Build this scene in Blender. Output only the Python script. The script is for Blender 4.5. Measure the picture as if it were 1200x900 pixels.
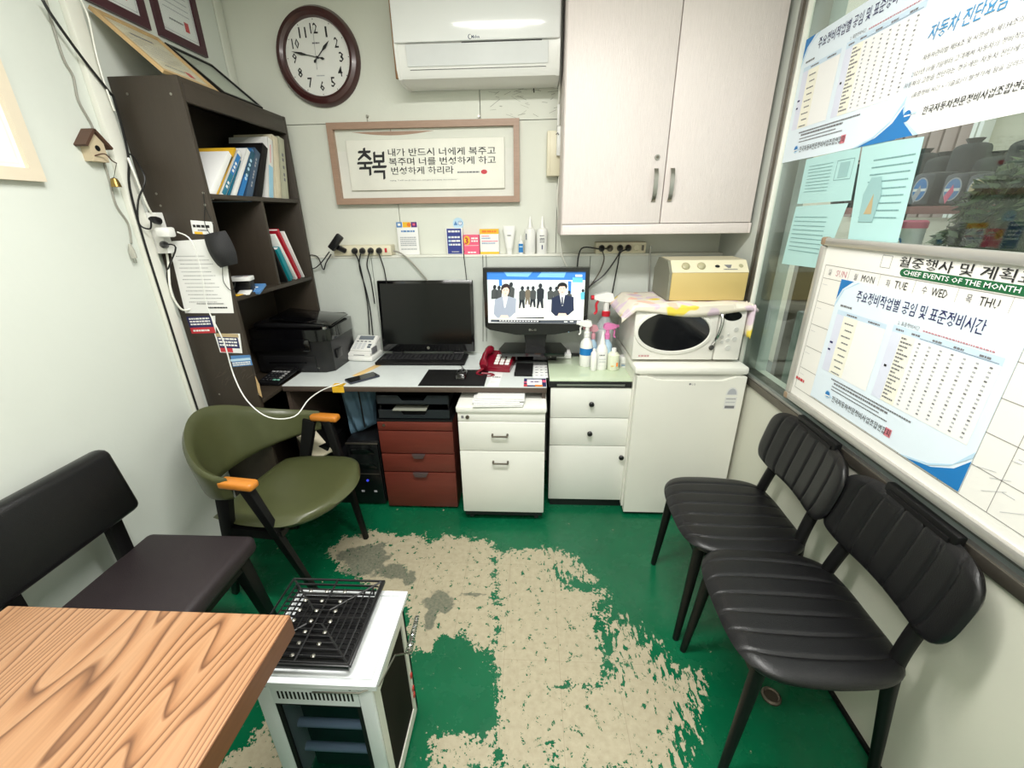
import bpy, bmesh, math, random
import numpy as np
from mathutils import Vector, Matrix, noise
from math import sin, cos, pi, radians, sqrt, hypot
random.seed(7)
for o in list(bpy.data.objects): bpy.data.objects.remove(o)
SC = bpy.context.scene
COL = SC.collection
# ---------------------------------------------------------------- camera
FPX = 495.0
CAM = Vector((0, 0, 1.5))
_y, _p, _r = radians(-2.99), radians(21.82), radians(-0.78)
FW = Vector((sin(_y)*cos(_p), cos(_y)*cos(_p), -sin(_p)))
_R = Vector((cos(_y), -sin(_y), 0)); _U = _R.cross(FW)
RT = _R*cos(_r)+_U*sin(_r); UP = -_R*sin(_r)+_U*cos(_r)
cd = bpy.data.cameras.new('camera'); cam = bpy.data.objects.new('camera', cd); COL.objects.link(cam)
cd.sensor_width = 36; cd.lens = FPX/1200*36; cd.clip_start = 0.02
cam.matrix_world = Matrix(((RT.x, UP.x, -FW.x, CAM.x), (RT.y, UP.y, -FW.y, CAM.y), (RT.z, UP.z, -FW.z, CAM.z), (0, 0, 0, 1)))
SC.camera = cam
# ---------------------------------------------------------------- world, light, exposure
SC.view_settings.view_transform = 'Standard'; SC.view_settings.look = 'None'
SC.view_settings.gamma = 1; SC.view_settings.use_curve_mapping = False
SC.view_settings.exposure = 0.56
W = bpy.data.worlds.new('world'); SC.world = W; W.use_nodes = True
W.node_tree.nodes['Background'].inputs[0].default_value = (0.93, 0.97, 1.0, 1)
W.node_tree.nodes['Background'].inputs[1].default_value = 1.15
def area(name, loc, rot, sx, sy, power, col=(1, 1, 1)):
    l = bpy.data.lights.new(name, 'AREA'); l.shape = 'RECTANGLE'; l.size = sx; l.size_y = sy; l.energy = power; l.color = col
    o = bpy.data.objects.new(name, l); o.location = loc; o.rotation_euler = rot; COL.objects.link(o); return o
LAMPS = [(-0.10, 0.80), (-0.10, -0.35)]
for i, (lx, ly) in enumerate(LAMPS):
    area('ceiling_lamp_light', (lx, ly, 2.485), (0, 0, 0), 1.15, 0.22, (32, 16)[i], (1.0, 0.985, 0.95))

def at(x, y, ax, v):
    """point where the photo pixel's ray meets the plane axis=v (used to read real positions off the photo)"""
    d = RT*(x-600)+UP*(450-y)+FW*FPX
    return CAM+d*((v-CAM[ax])/d[ax])
AX = lambda x, y, v: at(x, y, 0, v)
AY = lambda x, y, v: at(x, y, 1, v)
AZ = lambda x, y, v: at(x, y, 2, v)
# ---------------------------------------------------------------- materials
def lin(c):
    return tuple((v/255/12.92 if v/255 <= .04045 else ((v/255+.055)/1.055)**2.4) for v in c)+(1,)
MATS = {}
def M(name, c, rough=.5, metal=0, nz=None, bump=0, bs=200, spec=.5, emit=0, coat=0, stretch=None, amp=.12, alpha=1):
    """procedural material: base colour with a faint noise variation and optional bump"""
    if name in MATS: return MATS[name]
    m = bpy.data.materials.new(name); m.use_nodes = True; MATS[name] = m
    nt = m.node_tree; b = nt.nodes['Principled BSDF']; L = nt.links
    b.inputs['Base Color'].default_value = lin(c); b.inputs['Roughness'].default_value = rough; b.inputs['Metallic'].default_value = metal
    b.inputs['Specular IOR Level'].default_value = spec
    if coat: b.inputs['Coat Weight'].default_value = coat; b.inputs['Coat Roughness'].default_value = .12
    if emit:
        b.inputs['Emission Color'].default_value = lin(c); b.inputs['Emission Strength'].default_value = emit
    if emit: return m
    tc = nt.nodes.new('ShaderNodeTexCoord'); mp = nt.nodes.new('ShaderNodeMapping'); L.new(tc.outputs['Object'], mp.inputs[0])
    if stretch: mp.inputs['Scale'].default_value = stretch
    n = nt.nodes.new('ShaderNodeTexNoise'); n.inputs['Scale'].default_value = nz or 6; n.inputs['Detail'].default_value = 4
    L.new(mp.outputs[0], n.inputs[0])
    mx = nt.nodes.new('ShaderNodeMix'); mx.data_type = 'RGBA'
    lo = tuple(v*(1-amp) for v in lin(c)[:3])+(1,); hi = tuple(min(1, v*(1+amp*.6)) for v in lin(c)[:3])+(1,)
    mx.inputs[6].default_value = lo; mx.inputs[7].default_value = hi
    L.new(n.outputs[0], mx.inputs[0]); L.new(mx.outputs[2], b.inputs['Base Color'])
    if bump:
        n2 = nt.nodes.new('ShaderNodeTexNoise'); n2.inputs['Scale'].default_value = bs; n2.inputs['Detail'].default_value = 2
        L.new(mp.outputs[0], n2.inputs[0])
        bn = nt.nodes.new('ShaderNodeBump'); bn.inputs['Strength'].default_value = bump; bn.inputs['Distance'].default_value = .002
        L.new(n2.outputs[0], bn.inputs['Height']); L.new(bn.outputs[0], b.inputs['Normal'])
    return m
def shader_nodes(m):
    nt = m.node_tree; return nt, nt.nodes, nt.links, nt.nodes['Principled BSDF']
def glassmat(name, tint=(.93, .98, .97), fac=.10, rough=.02, refl=.10):
    m = bpy.data.materials.new(name); m.use_nodes = True; nt = m.node_tree; N = nt.nodes; N.remove(N['Principled BSDF'])
    t = N.new('ShaderNodeBsdfTransparent'); t.inputs[0].default_value = tint+(1,)
    g = N.new('ShaderNodeBsdfGlossy'); g.inputs['Roughness'].default_value = rough
    lw = N.new('ShaderNodeLayerWeight'); lw.inputs[0].default_value = .35
    mu = N.new('ShaderNodeMath'); mu.operation = 'MULTIPLY_ADD'; mu.inputs[1].default_value = refl; mu.inputs[2].default_value = fac*.2
    x = N.new('ShaderNodeMixShader'); nt.links.new(lw.outputs['Fresnel'], mu.inputs[0]); nt.links.new(mu.outputs[0], x.inputs[0])
    nt.links.new(t.outputs[0], x.inputs[1]); nt.links.new(g.outputs[0], x.inputs[2]); nt.links.new(x.outputs[0], N['Material Output'].inputs[0])
    return m
def translucent(name, c, alpha):
    m = bpy.data.materials.new(name); m.use_nodes = True; b = m.node_tree.nodes['Principled BSDF']
    b.inputs['Base Color'].default_value = lin(c); b.inputs['Alpha'].default_value = alpha; b.inputs['Roughness'].default_value = .35
    MATS[name] = m; return m

wall_m = M('wall_paint', (222, 224, 213), .55, nz=3, bump=.25, bs=60, amp=.07)
wallL_m = M('wall_paint_left', (219, 224, 216), .5, nz=2.5, bump=.25, bs=45, amp=.05)
wains_m = M('wainscot_paint', (205, 210, 203), .5, nz=5, bump=.3, bs=90, amp=.10)
ceil_m = M('ceiling_paint', (225, 225, 220), .8)
cream = M('cream_plastic', (226, 219, 193), .4, amp=.03)
trim_w = M('white_trim', (232, 232, 222), .4, amp=.04)
white = M('white_plastic', (236, 236, 232), .35, amp=.02)
white_lam = M('white_laminate', (231, 231, 224), .35, amp=.03)
fridge_m = M('fridge_enamel', (233, 232, 222), .3, amp=.03, bump=.1, bs=300)
blackp = M('black_plastic', (20, 20, 22), .35, amp=.2)
blackm = M('matte_black', (14, 13, 14), .6, amp=.2, spec=.3)
blackg = M('gloss_black', (10, 10, 12), .08, amp=.2, coat=.5)
rubber = M('black_cable', (16, 16, 17), .5)
leather = M('black_leatherette', (13, 13, 15), .34, nz=30, bump=.35, bs=380, amp=.15)
leather_l = M('brown_black_vinyl', (42, 34, 37), .55, nz=25, bump=.4, bs=350, amp=.12)
blkwood = M('black_painted_wood', (10, 10, 11), .45, nz=12, amp=.2, spec=.3)
green_v = M('olive_vinyl', (76, 80, 50), .36, nz=22, bump=.3, bs=330, amp=.10, coat=.15)
orange_w = M('orange_wood', (206, 128, 44), .35, nz=9, stretch=(1, 12, 6), amp=.3, coat=.3)
metal = M('brushed_metal', (168, 166, 158), .32, 1, nz=40, amp=.1)
alum = M('aluminium', (176, 176, 172), .38, .85, nz=20, amp=.08)
alum_d = M('dark_aluminium', (112, 106, 96), .42, .8, nz=14, amp=.2)
chrome = M('chrome', (205, 205, 205), .15, 1)
red_ph = M('maroon_plastic', (122, 16, 36), .22, amp=.08)
redwood = M('red_brown_laminate', (106, 46, 36), .4, nz=7, stretch=(1, 1, 10), amp=.25)
desk_top_m = M('pale_grey_laminate', (222, 228, 226), .3, nz=35, amp=.06)
desk_brown = M('dark_desk_edge', (82, 70, 62), .45, nz=5, stretch=(1, 8, 8), amp=.2)
paper = M('paper', (240, 240, 238), .7, amp=.02)
paperblue = M('pale_blue_paper', (226, 238, 247), .55, amp=.03)
papergrey = M('aged_paper', (226, 216, 190), .8, nz=30, amp=.15)
teal_paper = M('teal_paper', (178, 218, 216), .6, amp=.05)
dkprint = M('black_print', (30, 30, 32), .6)
grprint = M('grey_print', (120, 120, 124), .6)
ltprint = M('light_grey_print', (176, 178, 184), .6)
navy = M('navy_print', (34, 36, 90), .5)
blueprint = M('blue_print', (24, 120, 190), .45)
blue2 = M('mid_blue_print', (84, 134, 190), .5)
skyp = M('sky_blue_print', (190, 220, 240), .5)
redprint = M('red_print', (200, 50, 60), .5)
pinkp = M('pink_print', (235, 96, 130), .5)
yelp = M('yellow_print', (240, 190, 50), .5)
orgp = M('orange_print', (240, 130, 40), .5)
purp = M('purple_print', (90, 40, 120), .5)
greenp = M('green_print', (24, 96, 56), .5)
paley = M('pale_yellow_print', (244, 242, 226), .6)

# dark wood of the bookshelf
dkwood = M('dark_brown_woodgrain', (58, 50, 41), .45, nz=14, bump=.3, bs=120, stretch=(8, 8, .6), amp=.22)
whitewood = M('white_woodgrain_film', (226, 216, 212), .42, nz=60, bump=.5, bs=90, stretch=(6, 6, .35), amp=.10)
walnut = M('walnut_frame', (168, 138, 118), .45, nz=20, stretch=(1, 6, 6), amp=.2)
mahog = M('mahogany_rim', (66, 28, 28), .3, nz=14, amp=.25, coat=.3)
burg = M('burgundy_frame', (70, 34, 44), .35, nz=14, amp=.2)
lightwood = M('light_wood_frame', (226, 206, 178), .5, nz=12, amp=.12)
tanwood = M('tan_wood', (196, 166, 120), .5, nz=12, amp=.15)

def table_wood():
    m = M('pine_grain', (200, 142, 92), .42, coat=.1); nt, N, L, b = shader_nodes(m)
    tc = N.new('ShaderNodeTexCoord'); mp = N.new('ShaderNodeMapping'); mp.inputs['Scale'].default_value = (1, .16, 1)
    L.new(tc.outputs['Object'], mp.inputs[0])
    n = N.new('ShaderNodeTexNoise'); n.inputs['Scale'].default_value = 4.2; n.inputs['Detail'].default_value = 2; n.inputs['Distortion'].default_value = .2
    L.new(mp.outputs[0], n.inputs[0])
    mu = N.new('ShaderNodeMath'); mu.operation = 'MULTIPLY'; mu.inputs[1].default_value = 30; L.new(n.outputs[0], mu.inputs[0])
    sep = N.new('ShaderNodeSeparateXYZ'); L.new(tc.outputs['Object'], sep.inputs[0])
    ma = N.new('ShaderNodeMath'); ma.operation = 'MULTIPLY_ADD'; ma.inputs[1].default_value = 52; L.new(sep.outputs[0], ma.inputs[0]); L.new(mu.outputs[0], ma.inputs[2])
    fr = N.new('ShaderNodeMath'); fr.operation = 'FRACT'; L.new(ma.outputs[0], fr.inputs[0])
    cr = N.new('ShaderNodeValToRGB'); e = cr.color_ramp.elements
    e[0].position = 0; e[0].color = lin((188, 144, 106)); e[1].position = 1; e[1].color = lin((190, 146, 108))
    for p, c in ((.45, (184, 137, 98)), (.72, (164, 116, 79)), (.88, (112, 74, 48)), (.95, (168, 122, 86))):
        k = e.new(p); k.color = lin(c)
    L.new(fr.outputs[0], cr.inputs[0])
    f2 = N.new('ShaderNodeTexNoise'); f2.inputs['Scale'].default_value = 70; mp2 = N.new('ShaderNodeMapping'); mp2.inputs['Scale'].default_value = (3, .12, 1)
    L.new(tc.outputs['Object'], mp2.inputs[0]); L.new(mp2.outputs[0], f2.inputs[0])
    mx = N.new('ShaderNodeMix'); mx.data_type = 'RGBA'; mx.blend_type = 'MULTIPLY'; mx.inputs[0].default_value = .30
    L.new(cr.outputs[0], mx.inputs[6]); L.new(f2.outputs[0], mx.inputs[7])
    g = N.new('ShaderNodeGamma'); g.inputs[1].default_value = 1.0; L.new(mx.outputs[2], g.inputs[0]); L.new(g.outputs[0], b.inputs['Base Color'])
    return m
tablewood = table_wood()

# ---------------------------------------------------------------- mesh builder
def wm(o):
    return (wm(o.parent) @ o.matrix_parent_inverse @ o.matrix_basis) if o.parent else o.matrix_basis.copy()
class MB:
    def __init__(s): s.v = []; s.f = []; s.mi = []; s.m = []
    def idx(s, mat):
        if mat not in s.m: s.m.append(mat)
        return s.m.index(mat)
    def add(s, vs, fs, mat):
        k = len(s.v); i = s.idx(mat); s.v += [tuple(v) for v in vs]
        for f in fs: s.f.append([j+k for j in f]); s.mi.append(i)
        return s
    def box(s, x0, x1, y0, y1, z0, z1, mat, bev=0, T=None, seg=2):
        if x0 > x1: x0, x1 = x1, x0
        if y0 > y1: y0, y1 = y1, y0
        if z0 > z1: z0, z1 = z1, z0
        vs = [Vector((x, y, z)) for x in (x0, x1) for y in (y0, y1) for z in (z0, z1)]
        fs = [(0, 1, 3, 2), (4, 6, 7, 5), (0, 4, 5, 1), (2, 3, 7, 6), (0, 2, 6, 4), (1, 5, 7, 3)]
        if bev:
            bm = bmesh.new(); V = [bm.verts.new(v) for v in vs]
            for f in fs: bm.faces.new([V[i] for i in f])
            bmesh.ops.bevel(bm, geom=bm.edges[:], offset=min(bev, .49*min(x1-x0, y1-y0, z1-z0)), segments=seg, profile=.5, affect='EDGES')
            bm.verts.index_update(); vs = [v.co.copy() for v in bm.verts]; fs = [[v.index for v in f.verts] for f in bm.faces]; bm.free()
        if T is not None: vs = [T @ v for v in vs]
        return s.add(vs, fs, mat)
    def prism(s, pts, ax, a, b, mat, T=None):
        """polygon pts (two coords) extruded along axis ax from a to b"""
        n = len(pts)
        def P(p, t):
            q = [p[0], p[1]]; q.insert(ax, t); return Vector(q)
        vs = [P(p, a) for p in pts]+[P(p, b) for p in pts]
        if T is not None: vs = [T @ v for v in vs]
        return s.add(vs, [list(range(n))[::-1], list(range(n, 2*n))]+[(i, (i+1) % n, n+(i+1) % n, n+i) for i in range(n)], mat)
    def tube(s, pts, r, mat, seg=6, cap=True, closed=False):
        P = [Vector(p) for p in pts]; n = len(P); rs = r if isinstance(r, (list, tuple)) else [r]*n
        vs = []; u = None
        for i in range(n):
            if closed: t = P[(i+1) % n]-P[i-1]
            else: t = P[min(i+1, n-1)]-P[max(i-1, 0)]
            t = t.normalized() if t.length > 1e-9 else Vector((0, 0, 1))
            if u is None:
                u = t.orthogonal().normalized()
            else:
                u = (u-t*u.dot(t)); u = u.normalized() if u.length > 1e-6 else t.orthogonal().normalized()
            w = t.cross(u)
            for k in range(seg):
                a = 2*pi*k/seg; vs.append(P[i]+(u*cos(a)+w*sin(a))*rs[i])
        fs = []
        for i in range(n if closed else n-1):
            j = (i+1) % n
            for k in range(seg): fs.append((i*seg+k, i*seg+(k+1) % seg, j*seg+(k+1) % seg, j*seg+k))
        if cap and not closed: fs += [list(range(seg))[::-1], list(range((n-1)*seg, n*seg))]
        return s.add(vs, fs, mat)
    def cyl(s, p0, p1, r0, mat, r1=None, seg=16):
        return s.tube([p0, p1], [r0, r0 if r1 is None else r1], mat, seg)
    def lathe(s, prof, c, mat, seg=20, axis=2, T=None):
        c = Vector(c); vs = []; fs = []; n = len(prof)
        for r, h in prof:
            for k in range(seg):
                a = 2*pi*k/seg; q = [cos(a)*r, sin(a)*r]; q.insert(axis, h); v = Vector(q); vs.append(c+(T @ v if T is not None else v))
        for i in range(n-1):
            for k in range(seg): fs.append((i*seg+k, i*seg+(k+1) % seg, (i+1)*seg+(k+1) % seg, (i+1)*seg+k))
        fs += [list(range(seg))[::-1], list(range((n-1)*seg, n*seg))]
        return s.add(vs, fs, mat)
    def beam(s, p0, p1, w, d, mat, side=None, w1=None, d1=None, bev=0):
        """rectangular bar p0->p1, width w along side, depth d across; optional taper"""
        p0 = Vector(p0); p1 = Vector(p1); t = (p1-p0).normalized(); sd = Vector(side) if side else Vector((1, 0, 0))
        sd = (sd-t*sd.dot(t)).normalized(); q = t.cross(sd); w1 = w if w1 is None else w1; d1 = d if d1 is None else d1
        vs = [p+sd*a*ww/2+q*b*dd/2 for p, ww, dd in ((p0, w, d), (p1, w1, d1)) for a, b in ((-1, -1), (1, -1), (1, 1), (-1, 1))]
        fs = [(3, 2, 1, 0), (4, 5, 6, 7)]+[(i, (i+1) % 4, 4+(i+1) % 4, 4+i) for i in range(4)]
        if bev:
            bm = bmesh.new(); V = [bm.verts.new(v) for v in vs]
            for f in fs: bm.faces.new([V[i] for i in f])
            bmesh.ops.bevel(bm, geom=bm.edges[:], offset=bev, segments=2, profile=.5, affect='EDGES')
            bm.verts.index_update(); vs = [v.co.copy() for v in bm.verts]; fs = [[v.index for v in f.verts] for f in bm.faces]; bm.free()
        return s.add(vs, fs, mat)
    def pad(s, fn, nu, nv, mat):
        """closed cushion: fn(u,v,side) -> point, u,v in [-1,1], side +1 top / -1 bottom (equal at the rim)"""
        vs = []; idx = {}
        def g(i, j, sd):
            rim = i in (0, nu) or j in (0, nv); k = (i, j, 0 if rim else sd)
            if k not in idx:
                idx[k] = len(vs); vs.append(fn(-1+2*i/nu, -1+2*j/nv, sd))
            return idx[k]
        fs = []
        for i in range(nu):
            for j in range(nv):
                fs.append((g(i, j, 1), g(i+1, j, 1), g(i+1, j+1, 1), g(i, j+1, 1)))
                fs.append((g(i, j+1, -1), g(i+1, j+1, -1), g(i+1, j, -1), g(i, j, -1)))
        return s.add(vs, fs, mat)
    def build(s, name, parent=None, angle=38, smooth=True):
        me = bpy.data.meshes.new(name); me.from_pydata(s.v, [], s.f); me.update()
        for m in s.m: me.materials.append(m)
        me.polygons.foreach_set('material_index', s.mi)
        bm = bmesh.new(); bm.from_mesh(me); bmesh.ops.recalc_face_normals(bm, faces=bm.faces[:]); bm.to_mesh(me); bm.free()
        if smooth:
            me.polygons.foreach_set('use_smooth', [True]*len(me.polygons)); me.set_sharp_from_angle(angle=radians(angle))
        o = bpy.data.objects.new(name, me); COL.objects.link(o)
        if parent: o.parent = parent; o.matrix_parent_inverse = wm(parent).inverted()
        return o
def tag(o, label, cat, group=None):
    o['label'] = label; o['category'] = cat
    if group: o['group'] = group
    return o
def thing(name, label, cat, loc=(0, 0, 0), group=None, rz=0):
    o = bpy.data.objects.new(name, None); o.empty_display_size = .05; o.location = loc; o.rotation_euler = (0, 0, rz); COL.objects.link(o)
    return tag(o, label, cat, group)
def struct(o): o['kind'] = 'structure'; return o
def bx(name, parent, *a, **k): return MB().box(*a, **k).build(name, parent)
def copy_tree(o, parent=None):
    c = o.copy(); COL.objects.link(c)
    if parent: c.parent = parent
    for ch in [x for x in bpy.data.objects if x.parent == o]: copy_tree(ch, c)
    return c
_tc = {}
def glyphs(body, bold=0):
    if (body, bold) in _tc: return _tc[(body, bold)]
    c = bpy.data.curves.new('lettering', 'FONT'); c.body = body; c.resolution_u = 1; c.offset = bold
    o = bpy.data.objects.new('lettering', c); COL.objects.link(o)
    bpy.context.view_layer.update()
    me = bpy.data.meshes.new_from_object(o.evaluated_get(bpy.context.evaluated_depsgraph_get()))
    vs = [(v.co.x, v.co.y) for v in me.vertices]; fs = [list(p.vertices) for p in me.polygons]
    bpy.data.objects.remove(o); bpy.data.meshes.remove(me); _tc[(body, bold)] = (vs, fs); return vs, fs
class Card:
    """flat print on a real sheet: origin O (bottom left), unit vectors R (right), U (up); coordinates in metres or fractions"""
    def __init__(s, O, R, U, w=1, h=1, lift=.0006):
        s.O = Vector(O); s.R = Vector(R).normalized(); s.U = Vector(U).normalized(); s.w = w; s.h = h; s.N = s.R.cross(s.U); s.mb = MB(); s.l = lift; s.k = 1
    def P(s, u, v, k=None): return s.O+s.R*(u*s.w)+s.U*(v*s.h)+s.N*(s.l*(k or s.k))
    def poly(s, pts, mat, k=None):
        s.mb.add([s.P(a, b, k) for a, b in pts], [list(range(len(pts)))], mat); return s
    def rect(s, a, b, c, d, mat, k=None): return s.poly([(a, b), (c, b), (c, d), (a, d)], mat, k)
    def ell(s, a, b, ra, rb, mat, k=None, n=20): return s.poly([(a+ra*cos(2*pi*i/n), b+rb*sin(2*pi*i/n)) for i in range(n)], mat, k)
    def box(s, a, b, c, d, t, mat, k=None):
        tu = t/s.w; tv = t/s.h
        s.rect(a, b, c, b+tv, mat, k); s.rect(a, d-tv, c, d, mat, k); s.rect(a, b+tv, a+tu, d-tv, mat, k); s.rect(c-tu, b+tv, c, d-tv, mat, k); return s
    def text(s, body, u, v, width=None, height=.02, mat=dkprint, bold=0, k=2, shear=0):
        """left-bottom at (u,v); width as fraction of w (squeezed to fit), height in metres"""
        extra = 0
        if not body.isascii(): extra, bold = bold, 0
        vs, fs = glyphs(body, bold); x0 = min(p[0] for p in vs); x1 = max(p[0] for p in vs); y0 = min(p[1] for p in vs); y1 = max(p[1] for p in vs)
        sy = height/(y1-y0); sx = sy if width is None else width*s.w/(x1-x0)
        s.mb.add([s.P(u, v, k)+s.R*((p[0]-x0)*sx+(p[1]-y0)*sy*shear)+s.U*((p[1]-y0)*sy) for p in vs], fs, mat)
        if extra: s.mb.add([s.P(u, v, k+.2)+s.R*((p[0]-x0)*sx+extra*2.5*sx+(p[1]-y0)*sy*shear)+s.U*((p[1]-y0)*sy+extra*sy) for p in vs], fs, mat)
        return s
    def dashes(s, a, b, c, h, mat, k=2, seed=0, gap=.3):
        rnd = random.Random(seed); u = a
        while u < c:
            w = rnd.uniform(.5, 1.6)*h*s.h/s.w*1.5; s.rect(u, b, min(u+w, c), b+h, mat, k); u += w+gap*h*s.h/s.w
        return s
    def build(s, name='print', parent=None): return s.mb.build(name, parent, smooth=False)
# ================================================================ SETTING
XL, XR, XG, YB, YF, ZC = -1.49, 1.01, 1.06, 2.465, -1.0, 2.56
# ---- floor: peeled green paint over beige vinyl; the wear outline is stored as a signed distance on the mesh
PATCH = [(385, 645), (400, 632), (440, 622), (466, 630), (495, 627), (500, 640), (520, 628), (545, 631), (560, 634), (578, 637), (584, 655), (600, 645), (640, 642), (668, 652),
         (690, 672), (700, 690), (708, 690), (710, 722), (697, 735), (703, 760), (711, 800), (719, 795), (724, 770), (717, 735), (730, 728), (748, 752), (770, 772), (790, 790),
         (822, 790), (812, 830), (800, 850), (790, 905), (596, 905), (583, 862), (586, 800), (580, 772), (545, 742), (515, 745), (500, 764), (484, 762), (478, 700), (440, 690), (400, 665)]
P2 = [(503, 905), (500, 878), (525, 850), (550, 868), (575, 858), (590, 905)]
P3 = [(262, 905), (272, 885), (296, 868), (312, 845), (330, 905)]
HOLES = [[(577, 640), (584, 640), (584, 760), (579, 760)], [(652, 806), (705, 799), (704, 806), (650, 812)], [(645, 870), (650, 868), (654, 893), (650, 893)], [(575, 765), (583, 765), (583, 800), (577, 795)],
         [(650, 668), (690, 680), (705, 700), (660, 690)], [(700, 705), (712, 700), (712, 722), (700, 735), (694, 722)]]
STAINS = [(430, 655, 26, 22), (480, 678, 9, 9), (515, 705, 20, 13), (505, 722, 8, 20), (408, 650, 14, 10), (556, 697, 16, 3), (460, 670, 20, 10)]
def fl(p): q = AZ(p[0], p[1], 0); return (q.x, q.y)
def sdf(px, py, poly):
    d = 1e9; ins = np.zeros(px.shape, bool); d = np.full(px.shape, 1e9); n = len(poly)
    for i in range(n):
        ax_, ay = poly[i]; bx_, by = poly[(i+1) % n]; ex, ey = bx_-ax_, by-ay
        t = np.clip(((px-ax_)*ex+(py-ay)*ey)/(ex*ex+ey*ey), 0, 1)
        d = np.minimum(d, np.hypot(px-ax_-t*ex, py-ay-t*ey))
        c = (ay > py) != (by > py)
        ins ^= c & (px < (ex)*(py-ay)/(by-ay if by != ay else 1e-9)+ax_)
    return np.where(ins, d, -d)
def make_floor():
    nx, ny = 150, 200
    xs = np.linspace(XL-.06, XG+.1, nx); ys = np.linspace(YF-.1, YB+.1, ny); gx, gy = np.meshgrid(xs, ys)
    s = np.maximum(sdf(gx, gy, [fl(p) for p in PATCH]), np.maximum(sdf(gx, gy, [fl(p) for p in P2])-.012, sdf(gx, gy, [fl(p) for p in P3])))
    for h in HOLES: s = np.minimum(s, -sdf(gx, gy, [fl(p) for p in h]))
    st = np.full(gx.shape, -1.)
    for cx, cy, rx, ry in STAINS:
        c = fl((cx, cy)); ax_ = abs(fl((cx+rx, cy))[0]-c[0]); ay_ = abs(fl((cx, cy-ry))[1]-c[1])
        st = np.maximum(st, 1-np.hypot((gx-c[0])/ax_, (gy-c[1])/ay_))
    c = fl((760, 800)); sk = np.clip(1.25-np.hypot((gx-c[0]-.03)/.17, (gy-c[1])/.36), 0, 1)
    c = fl((640, 665)); sk = np.maximum(sk, .8*np.clip(1.2-np.hypot((gx-c[0])/.2, (gy-c[1])/.12), 0, 1))
    vs = np.stack([gx.ravel(), gy.ravel(), np.zeros(gx.size)], 1)
    i = np.arange(nx*ny).reshape(ny, nx); fs = np.stack([i[:-1, :-1], i[:-1, 1:], i[1:, 1:], i[1:, :-1]], -1).reshape(-1, 4)
    me = bpy.data.meshes.new('floor'); me.from_pydata(vs.tolist(), [], fs.tolist())
    for nm, a in (('wear', s), ('stain', st), ('streak', sk)):
        at_ = me.attributes.new(nm, 'FLOAT', 'POINT'); at_.data.foreach_set('value', a.ravel().astype(np.float32))
    o = bpy.data.objects.new('floor', me); COL.objects.link(o); struct(o)
    m = M('floor_paint', (14, 112, 72), .28, coat=.0); me.materials.append(m); nt, N, L, b = shader_nodes(m)
    def att(n): a = N.new('ShaderNodeAttribute'); a.attribute_name = n; return a.outputs['Fac']
    tc = N.new('ShaderNodeTexCoord')
    def noi(sc, det=4, stretch=None, rot=0, rough=.6):
        mp = N.new('ShaderNodeMapping'); L.new(tc.outputs['Object'], mp.inputs[0])
        if stretch: mp.inputs['Scale'].default_value = stretch
        mp.inputs['Rotation'].default_value = (0, 0, rot)
        n = N.new('ShaderNodeTexNoise'); n.inputs['Scale'].default_value = sc; n.inputs['Detail'].default_value = det; n.inputs['Roughness'].default_value = rough
        L.new(mp.outputs[0], n.inputs[0]); return n.outputs[0]
    def mth(op, a, b_=None, c_=None, clamp=False):
        n = N.new('ShaderNodeMath'); n.operation = op; n.use_clamp = clamp
        for k, v in enumerate((a, b_, c_)):
            if v is None: continue
            if isinstance(v, (int, float)): n.inputs[k].default_value = v
            else: L.new(v, n.inputs[k])
        return n.outputs[0]
    def mix(f, a, c, bt='MIX'):
        n = N.new('ShaderNodeMix'); n.data_type = 'RGBA'; n.blend_type = bt
        if isinstance(f, (int, float)): n.inputs[0].default_value = f
        else: L.new(f, n.inputs[0])
        for k, v in ((6, a), (7, c)):
            if isinstance(v, tuple): n.inputs[k].default_value = v
            else: L.new(v, n.inputs[k])
        return n.outputs[2]
    n1 = noi(22, 5); n2 = noi(90, 4); n3 = noi(60, 4, (1, .35, 1), radians(-28))
    w = mth('ADD', att('wear'), mth('MULTIPLY', mth('SUBTRACT', n1, .5), .14))
    w = mth('ADD', w, mth('MULTIPLY', mth('SUBTRACT', n2, .5), .10))
    w = mth('ADD', w, .006)
    k = att('streak')
    w = mth('ADD', w, mth('MULTIPLY', mth('MULTIPLY', mth('SUBTRACT', n3, .50), k), .75))
    holes = mth('SUBTRACT', .60, noi(30, 6, None, 1.1, .75))      # sparse flakes of paint left inside the bare area
    w = mth('MINIMUM', w, mth('MULTIPLY', holes, .5))
    # stray chips out on the paint
    chips = mth('SUBTRACT', noi(38, 3, None, .4), .72)
    w = mth('MAXIMUM', w, mth('MULTIPLY', chips, .25))
    mask = mth('MULTIPLY', w, 400, None, True)
    beige = mix(noi(46, 5), lin((148, 138, 112)), lin((194, 185, 160)))
    beige = mix(mth('MULTIPLY', noi(5, 3), .4), beige, lin((158, 149, 124)))
    # vinyl tile joints
    sp = N.new('ShaderNodeSeparateXYZ'); L.new(tc.outputs['Object'], sp.inputs[0])
    def joint(src, off, per, wd):
        f = mth('FRACT', mth('MULTIPLY', mth('ADD', src, off), 1/per)); return mth('LESS_THAN', f, wd/per)
    j = mth('MAXIMUM', joint(sp.outputs[0], 3.098, .2, .0015), joint(sp.outputs[1], 3.0, .45, .0012))
    beige = mix(mth('MULTIPLY', j, .45), beige, lin((120, 106, 84)))
    sm = mth('MULTIPLY', mth('ADD', att('stain'), mth('MULTIPLY', mth('SUBTRACT', n1, .5), 1.6)), 5, None, True)
    beige = mix(mth('MULTIPLY', sm, mth('ADD', .35, mth('MULTIPLY', n2, .7))), beige, lin((62, 76, 66)))
    green = mix(noi(4, 4), lin((4, 80, 50)), lin((12, 104, 68)))
    sg = mth('MULTIPLY', sm, .5)
    green = mix(sg, green, lin((38, 66, 52)))
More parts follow.
